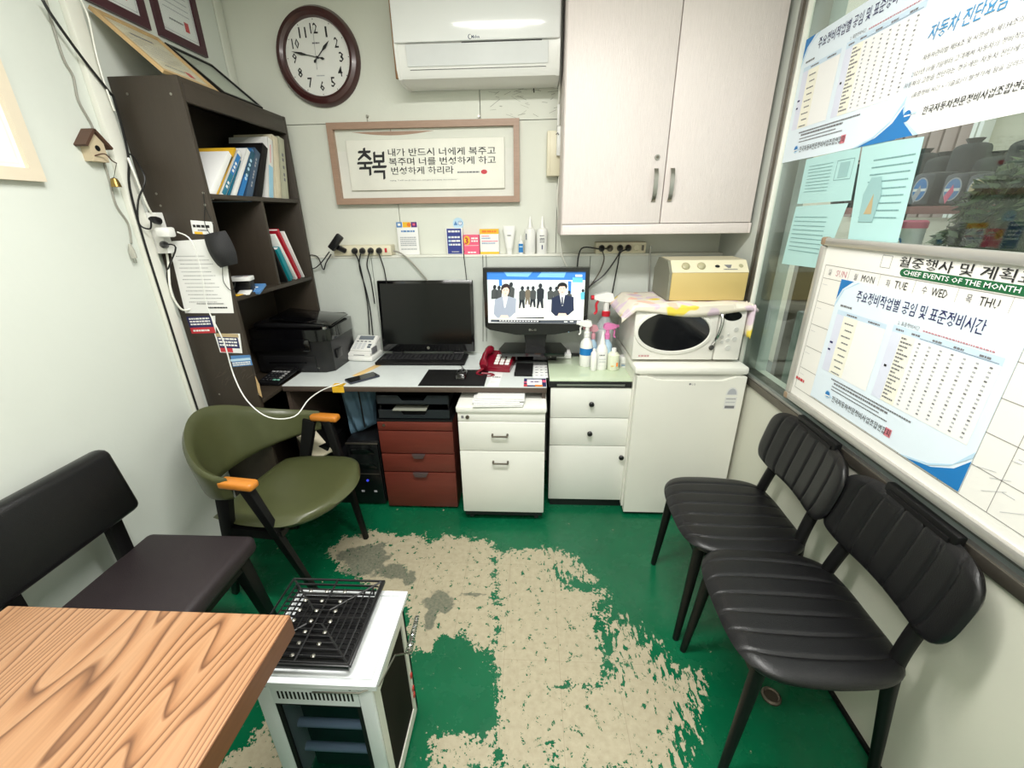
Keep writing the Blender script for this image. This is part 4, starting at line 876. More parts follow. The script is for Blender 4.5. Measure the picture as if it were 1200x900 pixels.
# calculator
q = AZ(323, 441, DZ+.01); ca = thing('calculator', 'black desktop calculator in front of the printer', 'calculator', (q.x, q.y, DZ))
T = Matrix.Translation((-1.15, 1.965, DZ+.001)) @ Matrix.Rotation(radians(0), 4, 'Z') @ Matrix.Rotation(radians(7), 4, 'X')
q = AZ(322, 440, DZ+.01); T = Matrix.Translation((-1.305, 1.97, DZ+.004)) @ Matrix.Rotation(radians(-4), 4, 'Z') @ Matrix.Rotation(radians(7), 4, 'X')
m = MB().box(-.062, .062, -.088, .088, 0, .016, blackp, .005, T=T).build('body', ca)
MB().box(-.054, .054, .045, .078, .014, .024, blackm, .004, T=T).build('display', ca)
kb_ = [M('key_black', (34, 34, 38), .4), M('key_grey', (150, 150, 150), .4), M('key_teal', (110, 170, 150), .4)]
for i in range(5):
    for j in range(5):
        MB().box(-.050+i*.0205, -.034+i*.0205, .026-j*.022, .038-j*.022, .015, .020, kb_[2] if (i > 2 and j > 3) else kb_[1] if (i == 4 or j == 0) else kb_[0], .0015, T=T, seg=1).build('key', ca)
# card reader / label printer
ec = thing('receipt_printer', 'small white card terminal beside the printer', 'terminal', (-.985, 2.29, DZ))
T = Matrix.Translation((-.972, 2.305, DZ+.001)) @ Matrix.Rotation(radians(-6), 4, 'Z')
MB().box(-.078, .078, -.075, .075, 0, .032, white, .014, T=T).build('base', ec)
MB().prism([(-.07, .03), (.072, .03), (.072, .112), (-.045, .052), (-.07, .045)], 0, -.068, .066, white, T=T).build('housing', ec)
S2 = T @ Matrix.Translation((0, -.045, .0535)) @ Matrix.Rotation(math.atan2(.060, .117), 4, 'X')
MB().box(-.066, .064, 0, .128, 0, .007, white, .003, T=S2).build('face', ec)
MB().box(-.045, .045, .088, .120, .007, .009, M('lcd_grey', (118, 126, 134), .25), .001, T=S2).build('display', ec)
for i in range(4): MB().box(-.05+i*.024, -.036+i*.024, .070, .076, .007, .0095, grprint, T=S2, seg=1).build('key', ec)
for i in range(3):
    for j in range(4): MB().box(-.052+i*.024, -.034+i*.024, .012+j*.013, .020+j*.013, .007, .0095, M('key_white', (214, 216, 218), .4), T=S2, seg=1).build('key', ec)
for j in range(2): MB().box(.03, .048, .022+j*.018, .034+j*.018, .007, .010, M('slate_print', (70, 84, 98)), T=S2, seg=1).build('key', ec)
MB().box(-.035, .03, -.0705, -.069, .036, .040, grprint, T=T).build('paper_slot', ec); MB().box(.066, .072, -.05, .01, .04, .075, grprint, .002, T=T).build('card_slot', ec)
# laptop
lp = thing('laptop', 'large open black laptop with a dark screen on the desk', 'laptop', (-.61, 2.25, DZ))
la, lb_, lc_, ld = AZ(443, 428, DZ+.012), AZ(545, 428, DZ+.012), AZ(549, 411, DZ+.02), AZ(447, 409, DZ+.02)
LX0, LX1, LY0, LY1 = -.872, -.372, 2.168, 2.335
MB().box(LX0, LX1, LY0, LY1, DZ+.002, DZ+.020, blackm, .007).build('base', lp)
MB().box(LX0+.02, LX1-.02, LY0+.042, LY1-.012, DZ+.0195, DZ+.0205, blackg).build('key_well', lp)
rows = 6; ky = M('laptop_key', (30, 30, 33), .45)
for r_ in range(rows):
    y = LY0+.046+r_*.0178; n = 19 if r_ else 14; x = LX0+.024; tw = LX1-LX0-.048
    ws = [1]*n
    if r_ == 0: ws = [1.3, 1, 1, 1.2, 6, 1.2, 1, 1, 1, .6, 1, 1, 1, 1]
    s_ = tw/sum(ws)
    for w_ in ws:
        MB().box(x+.001, x+w_*s_-.001, y, y+.0150, DZ+.0205, DZ+.0235, ky, .0008, seg=1).build('key', lp); x += w_*s_
SXa, SXb = -.878, -.335
T = Matrix.Translation((0, LY1-.002, DZ+.030)) @ Matrix.Rotation(radians(-6), 4, 'X')
sh_ = .405
MB().box(SXa, SXb, 0, .016, 0, sh_, blackg, .006, T=T).build('lid', lp)
MB().box(SXa+.016, SXb-.016, -.0008, 0, .045, sh_-.018, M('dark_screen', (9, 11, 11), .10, amp=.02, spec=.35), T=T).build('screen', lp)
k = Card(T @ Vector(((SXa+SXb)/2-.008, -.001, .015)), (1, 0, 0), T.to_3x3() @ Vector((0, 0, 1))); k.ell(.008, .008, .008, .008, metal); k.text('hp', .004, .004, .008, .007, blackm); k.build('logo', lp)
for x in (-.79, -.43): MB().cyl((x-.03, LY1, DZ+.022), (x+.03, LY1, DZ+.022), .009, blackp, seg=12).build('hinge', lp)
# mousepad and mouse
mp_ = thing('mouse_pad', 'black rectangular mouse pad at the desk front', 'mouse pad', (-.39, 1.98, DZ))
MB().box(-.555, -.232, 1.874, 2.102, DZ+.0005, DZ+.0035, blackm, .001).build('pad', mp_)
ms = thing('computer_mouse', 'black wired mouse on the mouse pad', 'mouse', (-.365, 2.0, DZ+.004))
def mo(u, v, s):
    x = u*.029*(1-.12*v*v); y = v*.052; e = sqrt(max(0, (1-u**4)*(1-v**4)))
    return Vector((-.362+x, 2.005+y, DZ+.006+(.028 if s > 0 else .002*s)*e*(1-.15*v)))
MB().pad(mo, 12, 14, blackg).build('body', ms); MB().cyl((-.365, 2.03, DZ+.033), (-.359, 2.03, DZ+.033), .008, grprint, seg=12).build('wheel', ms)
MB().ell if False else None
k = Card((-.362, 1.995, DZ+.0345), (1, 0, 0), (0, 1, 0)); k.ell(0, 0, .007, .007, metal); k.build('logo', ms)
MB().tube(smooth([(-.362, 2.056, DZ+.012), (-.362, 2.09, DZ+.006), (-.372, 2.12, DZ+.006), (-.385, 2.15, DZ+.006), (-.40, 2.17, DZ+.008)]), .0018, rubber, 5).build('cable', ms)
# telephone
tp = thing('telephone', 'maroon desk telephone with white keys, handset on its left', 'telephone', (-.2, 2.15, DZ))
T = Matrix.Translation((-.185, 2.165, DZ+.002)) @ Matrix.Rotation(radians(-8), 4, 'Z')
MB().prism([(-.09, 0), (.085, 0), (.085, .062), (-.09, .022)], 0, -.075, .08, red_ph, T=T).build('base', tp)
S2 = T @ Matrix.Translation((0, -.09, .0225)) @ Matrix.Rotation(math.atan2(.04, .175), 4, 'X')
for i in range(3):
    for j in range(4): MB().box(-.012+i*.029, .011+i*.029, .030+j*.026, .050+j*.026, 0, .006, white, .002, T=S2, seg=1).build('key', tp)
for i in range(3): MB().box(-.010+i*.029, .009+i*.029, .140, .152, 0, .005, (pinkp, white, white)[i], .001, T=S2, seg=1).build('key', tp)
def hs(t): return S2 @ Vector((-.052-.012*sin(pi*t), -.03+.19*t, .020+.016*sin(pi*t)))
MB().tube([hs(t/10) for t in range(11)], [.018, .023, .021, .015, .014, .014, .014, .015, .021, .023, .018], red_ph, 14).build('handset', tp)
MB().tube(smooth([S2 @ Vector((-.052, -.03, .012)), S2 @ Vector((-.085, -.05, -.01)), S2 @ Vector((-.03, -.075, -.012)), S2 @ Vector((.005, -.06, -.012)), S2 @ Vector((-.01, -.045, -.012)), S2 @ Vector((-.06, -.05, -.006))]), .007, red_ph, 8).build('coiled_cord', tp)
# television (monitor)
tv = thing('television', 'black flat television on the desk showing a news broadcast', 'television', (.02, 2.24, DZ))
TV = Matrix.Translation((.012, 2.21, 0)) @ Matrix.Rotation(radians(-2.5), 4, 'Z') @ Matrix.Rotation(radians(-2), 4, 'X')
V = TV.to_3x3()
w2 = .276; z0, z1 = .905, 1.246
bz = [(-w2, z1), (w2, z1), (w2-.004, z0+.035), (w2-.02, z0+.02), (.1, z0-.008), (-.1, z0-.012), (-w2+.03, z0+.014), (-w2+.004, z0+.03)]
MB().prism(bz, 1, 0, .055, blackp, T=TV).build('casing', tv)
sx, sz0, sz1 = w2-.021, z0+.052, z1-.021
for nm, pts in (('bezel', [(-w2, z1), (w2, z1), (sx, sz1), (-sx, sz1)]), ('bezel', [(w2, z1), (w2-.004, z0+.035), (sx, sz0), (sx, sz1)]), ('bezel', [(-w2, z1), (-sx, sz1), (-sx, sz0), (-w2+.004, z0+.035)]), ('bezel', [(-sx, sz0), (sx, sz0), (w2-.004, z0+.035), (w2-.02, z0+.02), (.1, z0-.008), (-.1, z0-.012), (-w2+.03, z0+.014), (-w2+.004, z0+.03)])):
    MB().prism(pts, 1, -.012, 0, blackg, T=TV).build(nm, tv)
def em(n, c, s=1.0): return M(n, c, emit=s)
ES = .44
scr_bg = em('screen_white', (226, 228, 226), ES)
screen = MB().box(-sx, sx, -.002, 0, sz0, sz1, scr_bg, T=TV).build('screen', tv)
k = Card(TV @ Vector((-sx, -.0022, sz0)), V @ Vector((1, 0, 0)), V @ Vector((0, 0, 1)), 2*sx, sz1-sz0, lift=.0002)
def cv(x, y):
    l = 145+(y-145)*.084; r = 1030-(y-165)*.057; t = 145+(x-145)*.0226; b = 620+(x-185)*.07
    return ((x-l)/(r-l), 1-(y-t)/(b-t))
E_ = {n: em('screen_'+n, c, ES) for n, c in dict(blue=(52, 120, 200), sky=(120, 180, 226), wall=(206, 216, 216), floor=(228, 228, 222), dark=(30, 36, 44), skin=(238, 206, 184), grey=(150, 158, 172), navy=(30, 40, 66), hair=(44, 32, 34), figure=(66, 70, 70), figure2=(110, 100, 84), white=(244, 244, 244), black=(14, 14, 16), cyan=(96, 182, 206), tick=(70, 76, 84)).items()}
def sp(pts, m, L_=1): k.poly([cv(*p) for p in pts], E_[m], L_)
def se(x, y, rx, ry, m, L_=1): k.poly([cv(x+rx*cos(2*pi*i/18), y+ry*sin(2*pi*i/18)) for i in range(18)], E_[m], L_)
sp([(145, 145), (1030, 165), (1026, 245), (150, 215)], 'blue'); sp([(300, 150), (560, 155), (520, 200), (330, 190)], 'sky', 2); sp([(640, 158), (860, 162), (840, 215), (600, 205)], 'sky', 2)
sp([(150, 225), (1026, 250), (1024, 440), (170, 420)], 'wall'); sp([(170, 440), (1020, 470), (1005, 660), (185, 600)], 'floor')
sp([(255, 215), (285, 215), (290, 275), (262, 275)], 'blue', 2); sp([(875, 250), (905, 252), (902, 370), (880, 370)], 'blue', 2); sp([(915, 215), (1005, 222), (1003, 268), (915, 262)], 'cyan', 2); sp([(940, 190), (1000, 192), (1000, 212), (940, 210)], 'white', 2)
for x, y, s_, m_ in ((222, 340, 1.15, 'figure'), (262, 345, 1.1, 'figure'), (370, 330, 1.3, 'figure'), (472, 360, 1.15, 'figure'), (522, 350, .95, 'figure2'), (568, 360, 1.1, 'figure'), (632, 350, 1.3, 'dark'), (722, 370, 1.1, 'figure'), (775, 370, 1.1, 'figure'), (885, 400, .9, 'figure'), (1005, 390, .9, 'cyan')):
    se(x, y-48*s_, 13*s_, 18*s_, 'dark', 3); sp([(x-24*s_, y-20*s_), (x-10*s_, y-32*s_), (x+12*s_, y-32*s_), (x+26*s_, y-18*s_), (x+24*s_, y+48*s_), (x-22*s_, y+48*s_)], m_, 3)
    if 450 < x < 700: sp([(x-20*s_, y+48*s_), (x+20*s_, y+48*s_), (x+24*s_, y+118*s_), (x+10*s_, y+120*s_), (x, y+65*s_), (x-12*s_, y+120*s_), (x-22*s_, y+116*s_)], 'dark' if m_ != 'figure2' else 'figure2', 3)
def anchor(cx, ty, hair, jacket, man):
    if not man: se(cx, ty+38, 42, 44, 'hair', 5); sp([(cx-40, ty+40), (cx-26, ty+40), (cx-26, ty+84), (cx-40, ty+76)], 'hair', 5); sp([(cx+40, ty+40), (cx+28, ty+40), (cx+28, ty+80), (cx+40, ty+76)], 'hair', 5)
    else: se(cx, ty+32, 44, 40, 'black', 5)
    se(cx, ty+64, 32, 46, 'skin', 7); sp([(cx-14, ty+98), (cx+14, ty+98), (cx+18, ty+130), (cx-18, ty+130)], 'skin', 6)
    for s_ in (-1, 1): se(cx+s_*13, ty+58, 4, 2.5, 'dark', 8); sp([(cx+s_*7, ty+48), (cx+s_*19, ty+46), (cx+s_*19, ty+49), (cx+s_*7, ty+51)], 'hair', 8)
    se(cx, ty+86, 8, 2.5, 'hair', 8)
    if man: sp([(cx-40, ty+50), (cx-38, ty+22), (cx, ty+10), (cx+38, ty+22), (cx+40, ty+50), (cx+28, ty+30), (cx-26, ty+30)], 'black', 9)
    else: sp([(cx-34, ty+52), (cx-22, ty+18), (cx+16, ty+18), (cx+34, ty+50), (cx+14, ty+28), (cx-12, ty+32)], 'hair', 9)
    sp([(cx-92, ty+140), (cx-24, ty+112), (cx, ty+170), (cx+26, ty+112), (cx+98, ty+138), (cx+100, ty+270), (cx+50, ty+318), (cx-60, ty+318), (cx-96, ty+275)], jacket, 5)
    sp([(cx-22, ty+116), (cx+24, ty+116), (cx+6, ty+220), (cx-4, ty+220)], 'white', 6)
    if man: sp([(cx-6, ty+134), (cx+6, ty+134), (cx+8, ty+210), (cx-2, ty+218), (cx-7, ty+206)], 'navy', 7)
    sp([(cx-30, ty+292), (cx+30, ty+296), (cx+44, ty+326), (cx-40, ty+318)], 'skin', 7)
anchor(322, 262, 'hair', 'grey', False); anchor(825, 268, 'black', 'navy', True)
sp([(205, 590), (640, 622), (980, 640), (1000, 675), (640, 650), (205, 614)], 'tick', 10); sp([(430, 585), (670, 592), (668, 606), (430, 592)], 'dark', 9)
sp([(262, 598), (640, 628), (638, 646), (262, 614)], 'dark', 11)
for i in range(14): x = 280+i*25; y = 606+(x-280)*.078; sp([(x, y-4), (x+17, y-3), (x+17, y+6), (x, y+5)], 'white', 12)
for x in (840, 890, 950): sp([(x, 644), (x+30, 646), (x+30, 656), (x, 654)], 'white', 12)
k.build('broadcast_picture', screen)
k = Card(TV @ Vector((-.02, -.0125, z0+.012)), V @ Vector((1, 0, 0)), V @ Vector((0, 0, 1))); k.text('LG', .0, .0, .026, .010, metal, .01); k.ell(-.009, .005, .006, .006, metal); k.ell(.2, -.005, .003, .003, skyp); k.build('logo', tv)
MB().prism([(-.07, z0+.02), (.07, z0+.02), (.05, .82), (-.05, .82)], 1, .02, .05, blackp, T=TV).build('neck', tv)
MB().prism([(-.165, 2.13), (.165, 2.13), (.185, 2.2), (.16, 2.33), (-.16, 2.33), (-.185, 2.2)], 2, .803, .822, blackg).build('foot', tv)
sb = thing('set_top_box', 'black set-top box underneath the television foot', 'set-top box', (.02, 2.25, DZ))
MB().box(-.112, .132, 2.235, 2.385, DZ+.004, .8, blackp, .004).build('body', sb); MB().box(-.108, .128, 2.232, 2.236, DZ+.012, .79, blackg).build('front', sb)
MB().cyl((.1, 2.231, .77), (.1, 2.233, .77), .003, metal, seg=8).build('button', sb)
# small things in front
slab('wallet', 'black leather card wallet lying in front of the television', 'wallet', (-.045, 2.095, DZ+.0005), .092, .17, .016, radians(-2), blackm)
def dcard(k):
    for r_ in range(5):
        for c_ in range(3): k.dashes(.12+c_*.3, .78-r_*.17, .3+c_*.3, .035, grprint if (r_+c_) % 2 else ltprint, seed=r_*3+c_)
slab('memo_sheet', 'white printed memo sheet beside the black wallet', 'sheet', (.047, 2.118, DZ+.0005), .085, .25, .0008, 0, paper, dcard)
def dban(k):
    k.rect(0, 0, 1, 1, navy); k.rect(.14, .16, .82, .86, paper, 2); k.rect(0, .0, .16, .3, redprint, 2); k.rect(0, .45, .14, .6, pinkp, 2); k.rect(.84, .5, 1, .8, pinkp, 2); k.rect(.5, 0, .84, .2, orgp, 3); k.dashes(.3, .5, .72, .12, purp, 3, seed=3)
slab('leaflet', 'navy and orange edged leaflet at the desk front right corner', 'leaflet', (.012, 1.925, DZ+.0005), .108, .108, .001, 0, paper, dban)
slab('receipt', 'small white receipt with one dark line by the mouse pad', 'receipt', (-.185, 1.968, DZ+.0005), .052, .19, .0008, radians(-4), paper, lambda k: (k.dashes(.1, .62, .9, .05, dkprint, seed=1), k.dashes(.15, .3, .8, .02, ltprint, seed=2), k.dashes(.15, .2, .8, .02, ltprint, seed=4)))
# ================================================================ CABINETS
# white mobile pedestal
c1_ = thing('filing_pedestal', 'white two-drawer mobile pedestal sticking out under the desk', 'drawer unit', (-.145, 2.0, 0))
a0, a1, f = -.358, .064, 1.792
bx('body', c1_, a0+.004, a1-.004, f+.02, 2.33, .055, .636, white_lam, .002); MB().box(a0-.004, a1+.004, f-.008, 2.335, .634, .668, white_lam, .010).build('top', c1_)
bx('rail', c1_, a0+.003, a1-.003, f+.002, f+.02, .588, .634, white_lam, .002)
for z0_, z1_ in ((.428, .585), (.062, .424)):
    d = bx('drawer', c1_, a0+.003, a1-.003, f, f+.019, z0_, z1_, white_lam, .003)
    hz = z1_-.065 if z1_ > .5 else z1_-.055; hx = -.155
    for s in (-1, 1): MB().tube([(hx+s*.036, f, hz), (hx+s*.036, f-.016, hz)], .005, alum_d, 8).build('handle_post', d)
    MB().tube([(hx-.038, f-.017, hz-.004), (hx+.038, f-.017, hz-.004)], .0045, alum_d, 8).build('handle', d)
MB().cyl((a0+.05, f+.002, .611), (a0+.05, f-.004, .611), .009, alum_d, seg=16).build('lock', c1_); Card((a0+.02, f+.001, .604), (1, 0, 0), (0, 0, 1)).rect(0, 0, .012, .014, grprint).build('label', c1_)
bx('plinth', c1_, a0+.01, a1-.01, f+.01, 2.32, .035, .056, blackp)
for x in (a0+.04, a1-.04):
    for y in (f+.04, 2.28): MB().cyl((x-.01, y, .018), (x+.01, y, .018), .018, blackp, seg=14).build('caster', c1_)
# papers on it
pz = .6685
pap2 = M('folded_paper', (222, 222, 220), .8, amp=.05)
for i, (w_, dx, dy, lb) in enumerate(((.235, 0, 0, 'bottom bundle of white folded papers on the white pedestal'), (.235, .004, .004, 'second bundle from the bottom of the white papers'), (.225, -.008, .012, 'third white folded bundle, sticking out at the left'), (.235, .010, .022, 'fourth white folded bundle near the top of the pile'), (.225, .014, .03, 'topmost white folded paper bundle under the desk edge'))):
    T = Matrix.Translation((-.163+dx, 1.85+dy, pz)) @ Matrix.Rotation(radians(1.5-i*.8), 4, 'Z'); o = thing('paper_bundle', lb, 'papers', (-.163+dx, 1.85+dy, pz), 'papers on the white pedestal')
    MB().box(-w_/2, w_/2, -.07, .09, 0, .0062, pap2, .002, T=T).build('folded_sheets', o); pz += .0068
# second white cabinet, with knobs
c2_ = thing('drawer_cabinet', 'white cabinet with two knob drawers and a door beside the refrigerator', 'cabinet', (.295, 2.15, 0))
a0, a1, f = .090, .498, 1.930
bx('body', c2_, a0+.003, a1-.003, f+.02, 2.385, .045, .712, white_lam); bx('plinth', c2_, a0+.01, a1-.012, f+.012, 2.38, 0, .045, blackp)
bx('top_frame', c2_, a0-.012, a1+.002, f-.006, 2.388, .712, .742, blackp, .002)
bx('metal_strip', c2_, a0+.03, a1-.05, f-.008, f-.006, .720, .730, alum)
for z0_, z1_ in ((.545, .708), (.385, .541)):
    d = bx('drawer', c2_, a0, a1-.002, f, f+.019, z0_, z1_, white_lam, .002); zc = (z0_+z1_)/2
    MB().lathe([(.005, 0), (.005, .010), (.013, .014), (.013, .022), (.009, .026)], (.292, f, zc), blackp, 16, T=Ty).build('knob', d)
d = bx('door', c2_, a0, a1-.004, f, f+.019, .048, .381, white_lam, .002)
MB().lathe([(.005, 0), (.005, .010), (.013, .014), (.013, .022), (.009, .026)], (.462, f, .325), blackp, 16, T=Ty).build('knob', d)
MB().box(a0-.006, a1+.0, f-.004, 2.30, .742, .749, M('green_glass_plate', (196, 210, 182), .10, amp=.08, coat=.3), .002).build('glass_plate', c2_)
tag(bx('white_box', None, .125, .215, 2.26, 2.37, .7495, .775, paper, .002), 'flat white packet at the back left of the green glass plate', 'packet')
# red pedestal + tray
c3_ = thing('filing_pedestal', 'red-brown three-drawer pedestal under the desk', 'drawer unit', (-.59, 2.1, 0))
a0, a1, f = -.790, -.402, 1.884
bx('body', c3_, a0+.003, a1-.003, f+.02, 2.36, .012, .535, redwood); bx('top', c3_, a0, a1, f+.004, 2.362, .535, .545, blackp)
bx('rail', c3_, a0+.002, a1-.002, f, f+.019, .487, .532, redwood, .002)
for z0_, z1_, hw in ((.352, .480, .05), (.240, .345, .034), (.016, .232, .04)):
    d = bx('drawer', c3_, a0+.002, a1-.002, f, f+.019, z0_, z1_, redwood, .002)
    if z1_ < .4: MB().prism([(-.59-hw, z1_+.004), (-.59+hw, z1_+.004), (-.59+hw-.012, z1_-.018), (-.59-hw+.012, z1_-.018)], 1, f-.014, f, M('grey_plastic_pull', (78, 66, 66), .35)).build('handle', d)
MB().cyl((a0+.035, f, .515), (a0+.035, f-.003, .515), .007, metal, seg=14).build('lock', c3_)
tr = thing('letter_tray', 'black two-tier letter tray on top of the red-brown pedestal', 'tray', (-.59, 2.0, .546))
for z_ in (.546, .625):
    MB().box(a0+.012, a1-.012, f+.012, 2.2, z_, z_+.004, blackp).box(a0+.012, a0+.016, f+.012, 2.2, z_, z_+.05, blackp).box(a1-.016, a1-.012, f+.012, 2.2, z_, z_+.05, blackp).prism([(a0+.016, z_), (a1-.016, z_), (a1-.016, z_+.05), (a1-.12, z_+.05), (a1-.14, z_+.022), (a0+.14, z_+.022), (a0+.12, z_+.05), (a0+.016, z_+.05)], 1, f+.012, f+.016, M('tray_plastic', (36, 40, 44), .3)).build('tier', tr)
for x in (a0+.02, a1-.02): bx('post', tr, x-.004, x+.004, f+.03, f+.038, .59, .628, blackp)
tag(MB().box(-.70, -.53, f+.0, 2.1, .597, .600, M('grey_folder', (150, 152, 140), .5)).box(-.7, -.53, f+.03, 2.1, .551, .597, blackm).build('grey_folder'), 'black and grey document bundle in the lower letter tray', 'folder')
# computer tower
ct = thing('computer_tower', 'black computer tower with a blue power light under the desk', 'computer', (-.89, 2.1, 0))
a0, a1, f = -.985, -.812, 1.905
bx('case', ct, a0, a1, f+.02, 2.33, .01, .40, blackp, .004); bx('front_panel', ct, a0+.002, a1-.002, f, f+.02, .01, .395, M('tower_front', (16, 16, 18), .2), .006)
for z_ in (.33, .24): bx('drive_bay', ct, a0+.02, a1-.02, f-.003, f, z_, z_+.035, blackg, .002)
bx('metal_band', ct, a0, a1, f-.002, f+.01, .388, .396, alum_d, .002); bx('metal_band', ct, a0+.01, a1-.01, f-.003, f, .205, .209, alum_d)
MB().lathe([(.007, 0), (.007, .004), (.005, .005)], (-.895, f, .165), M('blue_led', (60, 70, 220), emit=.35), 14, T=Ty).build('power_light', ct)
for x in (-.93, -.86): bx('port', ct, x-.008, x+.008, f-.002, f, .09, .1, ltprint)
for x in (a0+.03, a1-.03): bx('foot', ct, x-.015, x+.015, f+.03, 2.3, 0, .01, blackp)
# folded cloth bag, speaker box
fb = thing('cloth_bag', 'slate blue folded cloth bag wedged under the desk behind the computer tower', 'bag', (-.93, 2.02, .4))
def bagf(u, v, s):
    x = -.925+u*.10*(1-.25*(1-v)/2); z = .555+v*.145+(.02*u*(1-v)); y = 2.03+s*(.03+.012*sin(u*9+v*3))*sqrt(max(0, (1-u**6)*(1-v**6)))
    return Vector((x, y, z))
MB().pad(bagf, 18, 16, M('slate_cloth', (76, 104, 122), .7, bump=.4)).build('cloth', fb)
MB().tube([(-.905, 1.985, .70), (-.90, 1.985, .45)], .004, rubber, 6).build('strap', fb)
sbx = thing('speaker_box', 'black speaker box in the dark under the desk left of the tower', 'speaker', (-1.1, 2.0, 0))
bx('body', sbx, -1.2, -1.0, 1.92, 2.25, 0, .30, blackp, .006); MB().lathe([(.03, 0), (.03, .004), (.02, .006)], (-1.06, 1.92, .22), alum_d, 18, T=Ty).build('badge', sbx)
slab('magazine', 'white edged magazine leaning in the gap behind the green armchair', 'magazine', (-1.13, 1.87, .40), .10, .16, .014, radians(60), papergrey, None, radians(35))
tag(bx('stool_box', None, -1.2, -1.06, 1.86, 2.2, .302, .40, blkwood, .004), 'black wooden box on the speaker under the left end of the desk', 'box')
# ================================================================ REFRIGERATOR, MICROWAVE
fr = thing('refrigerator', 'small white refrigerator under the microwave in the right corner', 'refrigerator', (.74, 2.12, 0))
a0, a1, f = .482, .992, 1.865
MB().prism([(1.905, .03), (2.37, .03), (2.37, .80), (1.905, .80)], 0, a0, a1, fridge_m).build('body', fr)
MB().box(a0-.006, a1+.004, f+.004, 2.375, .800, .838, fridge_m, .012).build('top', fr)
m = MB(); n = 16                                       # door with the scooped grip along its top
pts = [(a0+.006, .022), (a1-.004, .022), (a1-.004, .792)]+[(a1-.05-(a1-a0-.1)*i/n, .792-.020*min(1, (sin(pi*i/n)*2.2))) for i in range(n+1)]+[(a0+.006, .792)]
m.prism(pts, 1, f, f+.034, fridge_m); m.build('door', fr)
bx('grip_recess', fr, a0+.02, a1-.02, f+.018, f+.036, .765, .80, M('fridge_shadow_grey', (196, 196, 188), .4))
MB().box(a0+.02, a1-.02, f+.02, 2.3, 0, .03, blackp).build('foot', fr)
k = Card((.729, f, .752), (1, 0, 0), (0, 0, 1)); k.ell(.005, .005, .005, .005, grprint); k.text('LG', .013, 0, .016, .009, grprint); k.build('logo', fr)
k = Card((.905, f, .63), (1, 0, 0), (0, 0, 1), .055, .115); k.rect(0, 0, 1, .55, M('sticker_grey', (222, 222, 218), .4)); k.poly([(.5+.5*cos(pi*i/12), .62+.36*sin(pi*i/12)) for i in range(13)], M('sticker_grey', (222, 222, 218), .4)); k.poly([(.5+.38*cos(pi*i/12), .66+.26*sin(pi*i/12)) for i in range(13)], ltprint, 2); k.dashes(.1, .45, .9, .03, grprint, 2, seed=1); k.dashes(.1, .3, .9, .03, ltprint, 2, seed=2); k.rect(.1, .04, .9, .16, grprint, 2); k.build('energy_label', fr)
mw = thing('microwave', 'white microwave with an oval black window on the refrigerator', 'microwave', (.72, 2.1, .839))
a0, a1, f, b0, b1 = .470, .968, 1.935, .852, 1.108
mwm = M('microwave_white', (228, 226, 218), .3, amp=.03)
MB().box(a0+.004, a1-.004, f+.02, 2.33, b0, b1, mwm, .008).build('body', mw)
for x in (a0+.05, a1-.05):
    for y in (f+.06, 2.28): MB().cyl((x, y, .839), (x, y, b0+.002), .012, blackp, seg=10).build('foot', mw)
dx = .848
MB().box(a0, dx-.0015, f, f+.022, b0, b1, mwm, .007).build('door', mw)
MB().box(dx+.0015, a1, f, f+.022, b0, b1, mwm, .007).build('control_panel', mw)
T2 = Matrix(((1, 0, 0, .650), (0, 0, -1, f), (0, 1, 0, .990), (0, 0, 0, 1)))
def ering(rx, ry, prof, mat, seg=48):
    vs = []; n = len(prof)
    for q_ in range(seg):
        a = 2*pi*q_/seg
        for r, h in prof: vs.append(T2 @ Vector(((rx+r)*cos(a), (ry+r)*sin(a), h)))
    return MB().add(vs, [(q_*n+i, q_*n+(i+1) % n, ((q_+1) % seg)*n+(i+1) % n, ((q_+1) % seg)*n+i) for q_ in range(seg) for i in range(n)], mat)
ering(.165, .096, [(.016, -.001), (.012, .006), (.0, .008), (-.004, .002), (-.004, -.001)], mwm).build('window_rim', mw)
MB().add([T2 @ Vector((.164*cos(2*pi*i/48), .095*sin(2*pi*i/48), .003)) for i in range(48)], [list(range(48))], M('oven_glass', (16, 17, 20), .06, amp=.05, coat=.6)).build('window', mw)
MB().tube(smooth([(dx-.004, f-.002, 1.082), (dx+.004, f-.02, 1.06), (dx+.002, f-.026, 1.02), (dx-.008, f-.022, .965), (dx-.016, f-.002, .928)]), [.005]*3+[.007]*14+[.005]*4, chrome, 8).build('handle', mw)
MB().cyl((dx-.018, f, .915), (dx-.018, f-.008, .915), .012, chrome, seg=16).build('badge', mw)
k = Card((.905, f, 1.062), (1, 0, 0), (0, 0, 1)); k.ell(0, 0, .040, .022, blackg, 2, 28); k.build('display', mw)
for i, (x, z, r_) in enumerate(((.93, 1.0, .011), (.93, .955, .011), (.90, .95, .009), (.908, .912, .013), (.872, .965, .008), (.875, .94, .008), (.90, .975, .006))):
    MB().cyl((x, f, z), (x, f-.003, z), r_, M('button_grey', (206, 206, 200), .35), seg=14).build('button', mw)
k = Card((a0+.03, f, .868), (1, 0, 0), (0, 0, 1)); k.dashes(0, 0, .05, .008, M('dusty_pink', (196, 150, 150)), seed=3); k.build('logo', mw)
